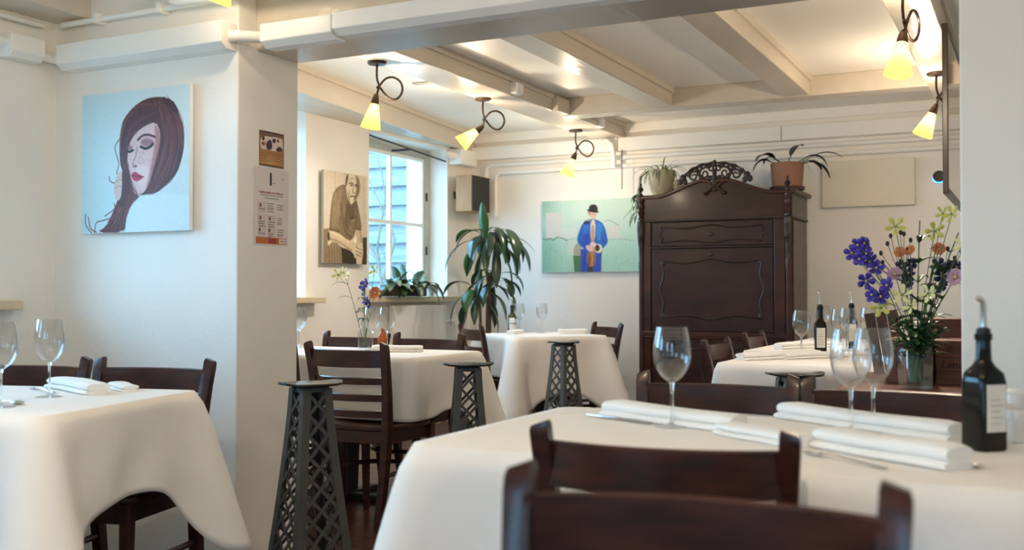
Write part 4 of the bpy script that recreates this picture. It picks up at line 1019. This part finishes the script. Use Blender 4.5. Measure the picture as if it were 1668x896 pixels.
# things on the cabinet
t = thing('fern_pot', (-2.535, 7.56, 1.790), 0, 'cream ceramic pot with trailing fern on the cabinet', 'plant')
obj('pot', MB().lathe([(.001, 0), (.065, 0), (.085, .05), (.098, .12), (.10, .19), (.094, .19), (.09, .12), (.001, .10)], 28), 'cream_pot', t)
rnd = random.Random(21)
for k in range(64):
    a = rnd.uniform(0, 6.28); d = (math.cos(a) - (.3 if k % 2 else 0), math.sin(a) * .7 - .3, rnd.uniform(.3, 1.5))
    obj('frond', leaf_mesh((.05 * math.cos(a), .05 * math.sin(a), .18), d, rnd.uniform(.08, .19), .010, rnd.uniform(.8, 3.2), 8), 'leaf_green' if k % 3 else 'leaf_pale', t, solid=.0006)
for k in range(9):
    a = 2.6 + rnd.uniform(-.5, .9); P = [(-.09, -.05, .18), (-.125 - .02 * rnd.random(), -.08, .14), (-.13 - .03 * rnd.random(), -.13 - .1 * rnd.random() * 0, .0), (-.14 + rnd.uniform(-.03, .03), -.235, -.08 - .12 * rnd.random())]
    obj('trailing_stem', MB().tube(P, .0018, 5), 'leaf_green', t)
    for q in range(3): obj('frond', leaf_mesh(P[2 if q < 2 else 3], (rnd.uniform(-1, .4), -.6, rnd.uniform(-.3, .5)), .08, .013, 1.8, 6), 'leaf_green', t, solid=.0006)
t = thing('skull_ornament', (-2.43, 7.60, 1.79), R(15), 'small bone coloured skull ornament beside the crest', 'ornament')
sk = MB().ball((0, 0, .075), .048, 36, 26, (.9, 1.1, .95))
for i_, v_ in enumerate(sk.v):
    for s_ in (-1, 1):
        d_ = math.hypot(v_[0] - s_ * .017, v_[2] - .068)
        if v_[1] < 0 and d_ < .0135: sk.v[i_] = (v_[0], v_[1] + .024 * (1 - (d_ / .0135) ** 2), v_[2])
obj('cranium', sk, 'bone', t)
obj('jaw', MB().ball((0, -.02, .03), .034, 14, 10, (.85, .9, .95)), 'bone', t)
for s in (-1, 1): obj('eye_socket', MB().tube([(s * .017 + .0135 * math.cos(2 * math.pi * k / 12), -.0465, .068 + .0135 * math.sin(2 * math.pi * k / 12)) for k in range(13)], .0022, 6), 'bone', t)
t = thing('leafy_pot', (-1.60, 7.58, 1.790), 0, 'terracotta pot with large dark leaves on the cabinet', 'plant')
obj('saucer', MB().lathe([(.001, 0), (.12, 0), (.125, .022), (.118, .022), (.001, .01)], 28), 'dark_pot', t)
obj('pot', MB().lathe([(.001, .006), (.105, .006), (.118, .19), (.112, .195), (.105, .17), (.001, .16)], 28), 'terracotta', t)
ax = Vector((.893, .449, 0))
for i, (a, z, L, w, dr, up) in enumerate(((-.03, .2, .22, .10, 1.4, 1.0), (-.05, .2, .2, .11, 1.8, .5), (.0, .2, .2, .08, 1.2, .9), (.05, .2, .26, .075, 1.6, .7), (.04, .18, .2, .085, 1.2, .35), (.06, .2, .3, .05, 1.4, .35), (.08, .2, .33, .045, .9, .6), (-.02, .2, .15, .08, 2, .8))):
    sgn = -1 if i in (0, 1, 7) else 1
    d = ax * sgn * (1 if i != 2 else .3) + Vector((.1 * math.sin(i * 3), -.25 * math.cos(i * 2), up))
    b = Vector((a, 0, .17)); st_ = b + d.normalized() * .09
    obj('leaf_stalk', MB().tube([b, (b + st_) / 2 + Vector((0, 0, .01)), st_], .004, 6), 'stem_green', t)
    obj('leaf', leaf_mesh(st_, d, L * .75, w, dr, 10, fold=.2), 'leaf_black', t, solid=.001)

# ================================================================ PICTURES (painted prints on canvas)
class Print:
    def __init__(s, w, h, quad): s.w, s.h = w, h; s.q = quad; s.img = np.zeros((h, w, 3)); s.yy, s.xx = np.mgrid[0:h, 0:w]; s.X = (s.xx + .5) / w; s.Y = (s.yy + .5) / h
    def m(s, p):      # trace coordinates -> unit square of the print
        (x0, y0), (x1, y1), (x2, y2), (x3, y3) = s.q     # tl tr br bl
        u, v = .5, .5
        for _ in range(8):
            px_ = x0 * (1 - u) * (1 - v) + x1 * u * (1 - v) + x2 * u * v + x3 * (1 - u) * v; py_ = y0 * (1 - u) * (1 - v) + y1 * u * (1 - v) + y2 * u * v + y3 * (1 - u) * v
            ax_ = (x1 - x0) * (1 - v) + (x2 - x3) * v; ay_ = (y1 - y0) * (1 - v) + (y2 - y3) * v; bx_ = (x3 - x0) * (1 - u) + (x2 - x1) * u; by_ = (y3 - y0) * (1 - u) + (y2 - y1) * u
            det = ax_ * by_ - ay_ * bx_; dx, dy = p[0] - px_, p[1] - py_
            u += (dx * by_ - dy * bx_) / det; v += (ax_ * dy - ay_ * dx) / det
        return u, v
    def fill(s, c): s.img[:] = c
    def vgrad(s, a, b, horiz=False):
        t = (s.X if horiz else s.Y)[..., None]; s.img = np.array(a) * (1 - t) + np.array(b) * t
    def blend(s, mask, c): s.img = s.img * (1 - mask[..., None]) + np.array(c, float) * mask[..., None]
    def sdpoly(s, P):
        d = np.full(s.X.shape, 9.); ins = np.zeros(s.X.shape, bool); n = len(P)
        for i in range(n):
            ax_, ay_ = P[i]; bx_, by_ = P[(i + 1) % n]
            ex, ey = bx_ - ax_, by_ - ay_; t = np.clip(((s.X - ax_) * ex + (s.Y - ay_) * ey) / (ex * ex + ey * ey + 1e-12), 0, 1)
            d = np.minimum(d, np.hypot(s.X - ax_ - t * ex, s.Y - ay_ - t * ey))
            if ay_ != by_:
                c = ((ay_ > s.Y) != (by_ > s.Y)) & (s.X < (bx_ - ax_) * (s.Y - ay_) / (by_ - ay_) + ax_); ins ^= c
        return np.where(ins, d, -d)
    def poly(s, pts, c, soft=.006, op=1, sharp=False):
        P = [s.m(p) for p in pts]; Q = list(P) if sharp else []; n = 0 if sharp else len(P)
        for i in range(n):      # corner-cutting for softer outlines
            a, b = np.array(P[i]), np.array(P[(i + 1) % n]); Q += [tuple(a * .75 + b * .25), tuple(a * .25 + b * .75)]
        s.blend(np.clip(s.sdpoly(Q) / soft + .5, 0, 1) * op, c)
    def line(s, pts, c, w=.01, op=1, soft=.005):
        P = [np.array(s.m(p)) for p in pts]; Q = []
        for i in range(len(P) - 1):
            p0, p1, p2, p3 = P[max(0, i - 1)], P[i], P[i + 1], P[min(len(P) - 1, i + 2)]
            for k in range(5):
                t = k / 5; Q.append(.5 * (2 * p1 + (p2 - p0) * t + (2 * p0 - 5 * p1 + 4 * p2 - p3) * t * t + (3 * p1 - p0 - 3 * p2 + p3) * t ** 3))
        Q.append(P[-1]); d = np.full(s.X.shape, 9.)
        for a, b in zip(Q, Q[1:]):
            e = b - a; t = np.clip(((s.X - a[0]) * e[0] + (s.Y - a[1]) * e[1]) / (e @ e + 1e-12), 0, 1)
            d = np.minimum(d, np.hypot(s.X - a[0] - t * e[0], s.Y - a[1] - t * e[1]))
        s.blend(np.clip((w / 2 - d) / soft + .5, 0, 1) * op, c)
    def ell(s, c0, rx, ry, c, soft=.008, op=1, rot=0):
        pts = [(c0[0] + rx * math.cos(t) * math.cos(rot) - ry * math.sin(t) * math.sin(rot), c0[1] + rx * math.cos(t) * math.sin(rot) + ry * math.sin(t) * math.cos(rot)) for t in np.linspace(0, 6.283, 25)[:-1]]
        s.blend(np.clip(s.sdpoly([s.m(p) for p in pts]) / soft + .5, 0, 1) * op, c)
    def grain(s, a, seed=0):
        s.img = np.clip(s.img + np.random.RandomState(seed).normal(0, a, s.img.shape[:2])[..., None], 0, 255)
    def build(s, name, W, H, th, parent):
        # canvas in local xz plane facing -y, origin at the lower left corner
        nx, nz = s.w, s.h; V = []; F = []
        for j in range(nz + 1):
            for i in range(nx + 1): V.append((W * i / nx, 0, H * (1 - j / nz)))
        for j in range(nz):
            for i in range(nx): a = j * (nx + 1) + i; F.append((a, a + nx + 1, a + nx + 2, a + 1))
        me = bpy.data.meshes.new(name); me.from_pydata(V, [], F)
        at = me.color_attributes.new('print', 'FLOAT_COLOR', 'CORNER')
        c = s.img / 255.; c = np.where(c <= .04045, c / 12.92, ((c + .055) / 1.055) ** 2.4)
        rgba = np.ones((nz, nx, 4, 4), np.float32); rgba[..., :3] = c[:, :, None, :]
        at.data.foreach_set('color', rgba.reshape(-1)); me.materials.append(MATS['print'])
        o = bpy.data.objects.new(name, me); col.objects.link(o); o.parent = parent; return o
def picture(loc, rz, W, H, th, label, pr, back='canvas_white', cat='picture', name='wall_picture'):
    t = thing(name, loc, rz, label, cat)
    obj('canvas_edge', MB().box(0, W, .0006, th, 0, H), back, t, smooth=False)
    pr.build('printed_face', W, H, th, t); return t

# --- portrait of a woman
p = Print(200, 200, ((25, 110), (635, 33), (638, 822), (20, 862)))
p.vgrad((206, 222, 225), (198, 220, 225)); p.blend(np.clip(1 - p.X * 1.6, 0, 1) * .35, (160, 206, 216))
HB, HD, HL = (84, 46, 46), (48, 28, 34), (138, 78, 66)
p.poly([(244, 370), (250, 300), (268, 230), (320, 165), (390, 118), (470, 104), (540, 120), (572, 170), (578, 215), (600, 250), (606, 340), (600, 420), (570, 520), (520, 570), (455, 634), (400, 640), (330, 640), (270, 520), (248, 480)], HB)
p.poly([(250, 500), (300, 520), (345, 640), (365, 645), (310, 700), (285, 780), (275, 846), (110, 852), (170, 815), (205, 745), (228, 690), (255, 600)], HB)
p.poly([(290, 445), (298, 370), (335, 305), (390, 265), (450, 240), (478, 300), (468, 380), (445, 460), (425, 545), (402, 605), (380, 632), (345, 643), (325, 622), (312, 545), (290, 475)], (214, 186, 184))
p.poly([(440, 250), (480, 300), (468, 400), (440, 500), (410, 600), (395, 600), (420, 500), (440, 400), (450, 320)], (168, 104, 104), .02, .8)
p.poly([(330, 480), (400, 470), (420, 520), (400, 590), (360, 610)], (228, 206, 202), .03, .6)
p.poly([(252, 400), (262, 260), (340, 180), (440, 160), (470, 230), (400, 250), (340, 290), (305, 340), (292, 400), (286, 470), (262, 500)], HB)
rs = np.random.RandomState(4)
for _ in range(120):
    x, y = rs.uniform(300, 450), rs.uniform(290, 480); p.ell((x, y), 3, 3, (180, 140, 138), .008, .5)
p.line([(350, 342), (378, 318), (412, 314), (446, 324)], (74, 40, 44), .016)
p.ell((402, 354), 36, 22, (132, 92, 100), .02, .8); p.line([(366, 378), (392, 388), (420, 378), (434, 362)], (34, 22, 28), .018)
p.ell((302, 385), 18, 14, (120, 86, 94), .02, .8); p.line([(288, 402), (304, 408), (322, 398)], (34, 22, 28), .016)
p.line([(345, 385), (338, 430), (322, 470), (326, 488), (344, 484)], (170, 128, 126), .014, .8); p.ell((335, 484), 9, 5, (90, 50, 54), .012, .7)
p.poly([(312, 528), (336, 514), (352, 524), (386, 542), (352, 568), (322, 562)], (176, 54, 84)); p.line([(314, 536), (345, 540), (384, 542)], (104, 28, 50), .007)
p.line([(318, 618), (345, 634), (375, 624)], (190, 150, 150), .012, .6)
def hair(gl, gr, n, seed, op=.45):
    r_ = np.random.RandomState(seed); gl, gr = np.array(gl, float), np.array(gr, float)
    cols = [HL, HD, (110, 58, 52), (64, 34, 38), (156, 92, 76), (96, 52, 50)]
    for _ in range(n):
        t = r_.uniform(0, 1); g = gl * (1 - t) + gr * t + r_.normal(0, 5, gl.shape); i0 = r_.randint(0, 2); i1 = len(g) - r_.randint(0, 2)
        p.line([tuple(q) for q in g[i0:i1]], cols[r_.randint(6)], r_.uniform(.003, .011), op * r_.uniform(.6, 1.2))
hair([(440, 130), (470, 220), (490, 330), (470, 440), (430, 560), (410, 630)], [(500, 110), (575, 190), (604, 300), (600, 400), (572, 510), (480, 625)], 60, 1)
hair([(450, 130), (350, 150), (272, 230), (248, 320), (248, 420), (262, 500)], [(470, 200), (400, 245), (340, 285), (305, 335), (290, 410), (286, 470)], 50, 2)
hair([(262, 480), (262, 560), (255, 640), (225, 710), (180, 800), (115, 850)], [(290, 470), (318, 580), (355, 640), (320, 690), (290, 770), (275, 845)], 40, 3)
p.poly([(560, 180), (600, 250), (606, 340), (585, 400), (575, 300)], (150, 96, 88), .03, .35)
p.poly([(280, 848), (284, 775), (318, 695), (380, 642), (450, 634), (550, 556), (600, 578), (640, 610), (640, 830)], (206, 224, 228), .006)
p.poly([(450, 634), (550, 556), (645, 600), (645, 640), (520, 625)], (198, 216, 221), .02, .7); p.line([(284, 775), (318, 695), (380, 642), (460, 634)], (176, 200, 208), .008, .6)
p.poly([(213, 570), (240, 520), (268, 505), (276, 560), (262, 640), (238, 682), (214, 650)], (206, 184, 178)); p.line([(222, 575), (245, 560), (268, 565)], (160, 128, 122), .006, .7); p.line([(218, 610), (245, 595), (268, 600)], (160, 128, 122), .006, .7)
p.poly([(258, 500), (285, 500), (310, 600), (280, 700), (235, 720), (262, 620)], HB)
for q in ([(248, 335), (218, 385), (232, 440), (240, 480), (228, 530)], [(44, 755), (45, 810), (80, 856)], [(98, 852), (108, 800), (150, 785), (200, 770)], [(215, 690), (215, 720), (160, 760)], [(214, 580), (190, 570), (185, 545)], [(60, 770), (75, 830), (110, 850)]): p.line(q, (110, 62, 58), .008, .9)
p.grain(3, 1)
picture((-3.446, 2.985, 1.29), 0, .575, .558, .018, 'square portrait print of a red haired woman in profile on the white wall', p, 'trim_white')

# --- old man
p = Print(96, 130, ((75, 50), (435, 120), (435, 830), (75, 815)))
p.vgrad((212, 198, 176), (218, 206, 188)); p.blend(np.clip(.5 - np.hypot(p.X - .45, p.Y - .4), 0, 1) * .7, (236, 228, 212))
for x in (165, 250, 405): p.line([(x, 50), (x + 4, 830)], (178, 160, 136), .012, .6)
SB, SD, SL = (128, 108, 80), (58, 46, 34), (174, 154, 122)
p.poly([(75, 540), (118, 532), (106, 640), (122, 840), (70, 840)], (136, 114, 84), .01, .9, True)
p.poly([(96, 840), (100, 700), (150, 640), (215, 690), (300, 715), (350, 790), (365, 850)], SD)
p.poly([(118, 552), (124, 440), (134, 320), (150, 250), (172, 208), (205, 186), (242, 176), (262, 230), (270, 290), (296, 344), (330, 312), (348, 318), (362, 380), (376, 450), (390, 525), (382, 556), (340, 545), (328, 590), (308, 625), (280, 642), (240, 620), (195, 575)], SB, .006, 1, True)
r_ = np.random.RandomState(3)
for k in range(60):
    x0, y0 = r_.uniform(140, 340), r_.uniform(220, 500); L_ = r_.uniform(30, 100)
    p.line([(x0, y0), (x0 + r_.uniform(-14, 10), y0 + L_ / 2), (x0 + r_.uniform(-18, 24), y0 + L_)], SL if k % 2 else (96, 78, 56), r_.uniform(.008, .03), .3, .02)
p.poly([(150, 260), (200, 200), (235, 200), (210, 330), (190, 520), (135, 530)], SL, .05, .45)
p.poly([(262, 300), (296, 345), (335, 318), (330, 420), (290, 500), (262, 560), (240, 480)], (88, 70, 50), .03, .65)
p.line([(205, 330), (225, 450), (250, 560), (300, 610)], (80, 64, 46), .02, .6, .02); p.line([(345, 330), (345, 430), (335, 530)], (80, 64, 46), .018, .6, .02)
p.line([(288, 455), (330, 448)], SD, .014, .8); p.line([(290, 478), (332, 472)], SL, .012, .8); p.line([(272, 400), (276, 520)], SL, .01, .5)
p.line([(122, 540), (160, 552), (200, 562)], (90, 72, 52), .02, .7); p.line([(340, 540), (384, 552)], (90, 72, 52), .02, .7)
p.poly([(262, 112), (298, 92), (335, 98), (362, 130), (374, 190), (366, 250), (340, 300), (300, 342), (280, 322), (262, 270), (254, 195)], (222, 208, 180), .006, 1, True)
p.poly([(335, 98), (364, 130), (376, 200), (366, 262), (330, 318), (318, 300), (338, 250), (346, 190), (340, 140)], (112, 92, 68), .03, .85)
p.poly([(256, 104), (276, 94), (270, 140), (256, 200), (246, 190)], (74, 60, 44), .02, .85); p.poly([(262, 230), (276, 260), (292, 330), (280, 322)], (120, 100, 74), .02, .7)
p.line([(278, 172), (300, 166), (318, 174)], (84, 66, 48), .014, .8); p.ell((302, 186), 12, 7, (66, 52, 38), .015, .9); p.line([(330, 184), (350, 186)], (64, 50, 36), .014, .8); p.ell((340, 198), 9, 6, (60, 46, 34), .015, .8)
p.line([(318, 186), (314, 225), (308, 244), (326, 248)], (126, 102, 74), .014, .85); p.line([(288, 280), (310, 274), (330, 278)], (76, 58, 42), .014, .85); p.line([(280, 232), (290, 270)], (160, 136, 104), .014, .7); p.line([(272, 136), (300, 128), (326, 132)], (184, 164, 132), .012, .7); p.line([(276, 150), (310, 144)], (184, 164, 132), .01, .6)
p.poly([(96, 840), (102, 690), (150, 638), (190, 655), (216, 700), (226, 840)], (146, 126, 94), .008, 1, True)
for k in range(9): p.line([(112 + 11 * k, 680 - 3 * (k % 4)), (122 + 10 * k, 750), (118 + 12 * k, 830)], SL if k % 2 else (92, 74, 54), .022, .5, .02)
p.poly([(120, 552), (165, 560), (205, 580), (255, 622), (325, 652), (392, 684), (404, 725), (392, 758), (352, 792), (330, 760), (302, 722), (240, 690), (185, 652), (122, 642)], (214, 194, 160), .006, 1, True)
p.line([(128, 620), (185, 640), (250, 680), (305, 715)], (140, 116, 86), .022, .7, .02); p.line([(140, 570), (200, 596), (280, 645)], (234, 220, 192), .02, .7, .02)
p.poly([(338, 548), (384, 560), (392, 610), (396, 655), (352, 662), (344, 600)], (200, 180, 146), .006, 1, True); p.line([(378, 566), (386, 640)], (120, 98, 72), .02, .6, .02)
p.ell((364, 712), 36, 36, (222, 204, 170), .01); p.ell((378, 748), 26, 24, (212, 192, 158), .01); p.ell((345, 762), 22, 20, (206, 186, 152), .01)
for q in ([(338, 690), (372, 704), (396, 716)], [(334, 716), (366, 732), (394, 744)], [(340, 744), (362, 756), (386, 766)], [(352, 662), (346, 690)]): p.line(q, (92, 72, 52), .010, .75)
p.poly([(318, 628), (345, 600), (350, 640), (330, 655)], (238, 228, 206), .01, .9); p.poly([(342, 790), (386, 775), (386, 850), (346, 850)], (216, 198, 166), .01, 1, True)
p.poly([(396, 612), (445, 610), (445, 850), (386, 850), (402, 740)], (70, 58, 42), .008, 1, True)
p.poly([(106, 560), (122, 570), (124, 640), (104, 630)], SD, .01, .9)
p.grain(5, 2)
picture((XW + .045, 5.795, 1.26), R(90), .515, .64, .02, 'sepia print of an old man in a work shirt beside the window', p, 'frame_grey')

# --- saxophone player
p = Print(180, 110, ((60, 95), (1185, 30), (1185, 795), (75, 830)))
p.vgrad((196, 222, 208), (168, 212, 196)); p.blend(np.clip(1 - p.X * 5, 0, 1) * .6, (108, 164, 142)); p.blend(np.exp(-((p.Y - .3) / .22) ** 2) * .4, (216, 226, 216))
p.poly([(105, 212), (268, 205), (265, 470), (110, 470)], (214, 212, 206), sharp=True); p.poly([(260, 370), (430, 360), (430, 460), (260, 470)], (212, 220, 212), .02, sharp=True); p.poly([(345, 480), (420, 480), (410, 640), (340, 640)], (200, 216, 206), .02, sharp=True); p.poly([(750, 330), (870, 325), (870, 460), (750, 465)], (214, 212, 206), .02, sharp=True)
p.poly([(380, 100), (560, 90), (540, 280), (400, 300)], (206, 226, 214), .05)
p.line([(70, 480), (110, 490), (150, 478), (190, 492), (235, 462), (300, 480), (330, 497)], (84, 96, 84), .012, .8); p.line([(330, 497), (420, 470), (500, 480)], (150, 170, 156), .01, .6); p.line([(745, 480), (880, 470), (1000, 480)], (140, 160, 146), .01, .6); p.line([(720, 290), (770, 280), (860, 330)], (120, 140, 126), .01, .6)
rs = np.random.RandomState(8)
for _ in range(40): p.ell((rs.uniform(80, 1150), rs.uniform(520, 800)), 4, 5, (90, 120, 100), .008, .6)
p.poly([(405, 560), (435, 515), (485, 555), (485, 655), (400, 655)], (172, 164, 152)); p.poly([(398, 648), (485, 648), (485, 880), (420, 880)], (86, 128, 84), sharp=True)
p.poly([(476, 580), (692, 570), (684, 880), (474, 880)], (56, 84, 186), sharp=True); p.poly([(545, 740), (605, 740), (600, 880), (540, 880)], (64, 60, 62)); p.line([(520, 620), (510, 820)], (40, 62, 150), .02, .6)
p.poly([(490, 310), (560, 268), (640, 272), (712, 318), (752, 480), (745, 525), (690, 580), (640, 560), (600, 600), (560, 592), (498, 575), (434, 505), (450, 420)], (46, 96, 190)); p.poly([(630, 285), (705, 325), (700, 480), (630, 500)], (66, 140, 206), .02, .8); p.poly([(500, 320), (565, 330), (565, 400), (500, 420)], (60, 124, 204), .03, .7); p.poly([(500, 430), (570, 420), (560, 560), (510, 540)], (52, 66, 170), .03, .7); p.line([(690, 400), (695, 480), (735, 510)], (34, 66, 150), .012, .7); p.line([(470, 490), (530, 560)], (36, 70, 160), .012, .6)
p.poly([(495, 300), (560, 272), (575, 305), (520, 330)], (40, 44, 110)); p.poly([(520, 285), (570, 265), (570, 295)], (150, 150, 100))
p.poly([(572, 275), (628, 275), (618, 500), (576, 500)], (226, 206, 194)); p.poly([(582, 330), (615, 330), (612, 560), (582, 560)], (192, 150, 122), .01)
p.poly([(562, 175), (642, 178), (632, 245), (606, 270), (578, 262)], (222, 182, 166)); p.poly([(545, 180), (570, 175), (572, 235), (555, 225)], (150, 106, 80), .015, .8); p.line([(585, 218), (622, 222)], (150, 90, 84), .009, .5)
p.poly([(555, 180), (560, 130), (600, 112), (640, 128), (650, 188), (600, 175)], (38, 36, 40)); p.ell((597, 184), 62, 14, (28, 27, 31), .008, 1, .16)
p.poly([(535, 625), (570, 600), (632, 605), (628, 740), (590, 765), (548, 755)], (150, 108, 76)); p.line([(570, 630), (560, 740)], (96, 66, 48), .014, .7); p.line([(600, 620), (592, 750)], (206, 168, 130), .012, .7); p.line([(615, 560), (590, 640)], (176, 132, 96), .04)
p.ell((656, 570), 40, 48, (232, 216, 196)); p.ell((646, 566), 24, 34, (66, 50, 44)); p.poly([(520, 545), (560, 535), (610, 570), (600, 605), (550, 600)], (224, 186, 172)); p.poly([(565, 520), (600, 500), (640, 520), (620, 560), (580, 555)], (226, 200, 186))
p.grain(2.5, 3)
picture((-3.69, YB - .035, 1.225), 0, .96, .592, .02, 'mint coloured print of a saxophone player in a blue suit', p, 'trim_white')

# --- notices on the pillar
p = Print(60, 56, ((95, 75), (595, 165), (590, 840), (105, 785)))
p.vgrad((146, 96, 66), (186, 132, 84)); p.blend(np.exp(-((p.X - .45) ** 2 + (p.Y - .85) ** 2) / .05) * .6, (220, 176, 112))
p.poly([(95, 75), (600, 165), (600, 245), (95, 185)], (84, 56, 50)); p.line([(130, 140), (560, 215)], (142, 108, 100), .05, .7)
p.poly([(120, 185), (515, 235), (570, 280), (575, 500), (450, 505), (230, 465), (125, 460)], (224, 208, 198))
for pts in ([(240, 330), (310, 260), (355, 330), (350, 480), (235, 465)], [(160, 210), (210, 215), (200, 290), (150, 290)], [(360, 250), (430, 255), (425, 340), (360, 330)], [(455, 260), (490, 260), (490, 330), (455, 320)], [(440, 440), (510, 400), (560, 450), (560, 505), (440, 505)], [(150, 330), (180, 310), (200, 410), (150, 370)]): p.poly(pts, (58, 38, 42))
p.poly([(170, 310), (235, 310), (235, 380), (190, 400)], (196, 120, 104), .02)
for k in range(6): p.line([(130, 530 + 32 * k), (570, 560 + 32 * k)], (120, 74, 44), .012, .7)
p.line([(100, 780), (250, 790), (590, 830)], (70, 50, 36), .06, .8); p.line([(100, 80), (106, 785)], (70, 50, 40), .03); p.line([(594, 165), (590, 840)], (70, 50, 40), .03)
picture((XP + .004, 3.135, 1.543), R(90), .147, .136, .003, 'small brown printed poster with a group photo pinned on the pillar', p, 'label_paper', 'poster', 'wall_poster')
p = Print(70, 104, ((0, 0), (70, 0), (70, 104), (0, 104)))
p.fill((222, 214, 210))
def rect(x0, y0, x1, y1, c, op=1):
    m = ((p.xx >= x0) & (p.xx < x1) & (p.yy >= y0) & (p.yy < y1)).astype(float); p.blend(m * op, c)
rect(32, 6, 36, 23, (44, 40, 48)); rect(37, 19, 43, 20, (110, 104, 104)); rect(57, 12, 62, 13, (130, 124, 124))
rect(14, 36, 58, 37, (120, 112, 112)); rect(22, 40, 50, 41, (120, 112, 112))
for (x0, y0) in ((8, 46), (8, 63), (27, 63), (8, 79), (27, 79)): rect(x0, y0, x0 + 17, y0 + 15, (208, 194, 192))
for (x, y) in ((12, 48), (12, 65), (31, 65), (11, 81), (30, 81)): rect(x, y, x + 3, y + 5, (110, 44, 54))
for (x, y, n, w) in ((27, 47, 5, 14), (47, 48, 3, 13), (47, 66, 4, 11), (47, 82, 5, 14), (10, 55, 1, 13), (10, 72, 3, 13), (29, 72, 3, 13), (10, 88, 1, 13), (29, 88, 2, 11)):
    for k in range(n): rect(x, y + 2.6 * k, x + w - (k % 2) * 2, y + 2.6 * k + 1, (104, 92, 92))
rect(5, 93, 66, 102, (190, 106, 58)); rect(30, 94, 45, 101, (150, 66, 62)); rect(51, 94, 65, 101, (224, 206, 190)); rect(53, 97, 63, 98, (120, 90, 80))
sheet = picture((XP + .002, 3.106, 1.236), R(90), .207, .300, .0016, 'white printed notice with small icons and an orange footer on the pillar', p, 'label_paper', 'notice', 'wall_notice')
text('Hygiëneregels voor iedereen', .0125, 'ink_red', sheet, Matrix.Translation((.103, -.0004, .202)) @ UP, 0, 'heading', .0003)

# blank canvas, thermostat, speaker, radiator, mirror
t = thing('blank_canvas', (-1.41, YB - .055, 1.68), 0, 'blank cream white canvas on the back wall beside the cabinet', 'canvas')
obj('canvas', MB().box(0, .64, 0, .05, 0, .338), 'canvas_white', t, smooth=False, bevel=.005)
obj('stretcher', MB().box(.01, .63, .05, .055, .01, .328), 'sill_wood', t, smooth=False)
t = thing('thermostat', (-.613, YB, 1.873), 0, 'round black thermostat with glowing blue ring on the back wall', 'thermostat')
obj('wall_plate', MB().box(-.048, .048, -.012, 0, -.048, .048), 'white_plastic', t, smooth=False, bevel=.006)
o = obj('dial', MB().lathe([(.001, .045), (.034, .045), (.040, .038), (.041, .012), (.001, .012)], 32), 'dial', t); o.rotation_euler = (R(90), 0, 0)
o = obj('light_ring', MB().tube([(.042 * math.cos(math.pi * (1.05 + .9 * k / 16)), -.016, .042 * math.sin(math.pi * (1.05 + .9 * k / 16))) for k in range(17)], .004, 6), 'led_blue', t)
t = thing('wall_speaker', (-4.31, 7.53, 1.73), 0, 'wooden loudspeaker with black front mounted in the corner', 'speaker')
obj('cabinet', MB().box(0, .15, 0, .30, 0, .30), 'speaker_wood', t, smooth=False, bevel=.004)
obj('grille', MB().box(.15, .162, .004, .296, .004, .296), 'black_plastic', t, smooth=False, bevel=.004)
obj('bracket', MB().box(-.095, .0, .12, .18, .12, .18), 'black_plastic', t, smooth=False)
t = thing('radiator', (XW, 6.62, .16), 0, 'flat white panel radiator below the window sill', 'radiator')
obj('panel', MB().box(.03, .075, 0, .80, .10, .80), 'trim_white', t, smooth=False, bevel=.01)
obj('bracket', MB().box(0, .03, .1, .14, .2, .7).box(0, .03, .66, .7, .2, .7), 'trim_white', t, smooth=False)
o = obj('valve', MB().tube([(.055, .80, .66), (.055, .93, .66)], .018, 12), 'white_plastic', t)
obj('valve_pipe', MB().tube([(.055, .84, .66), (.055, .84, -.16)], .008, 8), 'trim_white', t)
obj('foot', MB().box(.04, .06, .08, .12, -.16, .11).box(.04, .06, .68, .72, -.16, .11), 'trim_white', t, smooth=False)
t = thing('hanging_mirror', (-.36, 5.14, 1.515), 0, 'dark framed mirror panel hanging below the joist beside the lamps', 'mirror')
obj('backing', MB().box(-.02, -.004, .0, 1.35, 0, .76), 'mirror_frame', t, smooth=False)
obj('glass', MB().box(-.004, .0, .02, 1.33, .02, .74), 'mirror', t, smooth=False)
obj('frame', MB().box(-.022, .002, -.012, .02, -.01, .77).box(-.022, .002, 1.33, 1.362, -.01, .77).box(-.022, .002, .02, 1.33, -.01, .02).box(-.022, .002, .02, 1.33, .74, .77), 'mirror_frame', t, smooth=False, bevel=.003)
obj('hanger', MB().box(-.024, -.012, .2, .23, .77, .80).box(-.024, -.012, 1.1, 1.13, .77, .80), 'mirror_frame', t, smooth=False)
o = obj('ceiling_plate', MB().box(-3.62, -3.50, 5.75, 5.80, CZ - .012, CZ), 'frame_grey', smooth=False, bevel=.003); tag(o, 'small grey cover plate on the ceiling near the window', 'plate')
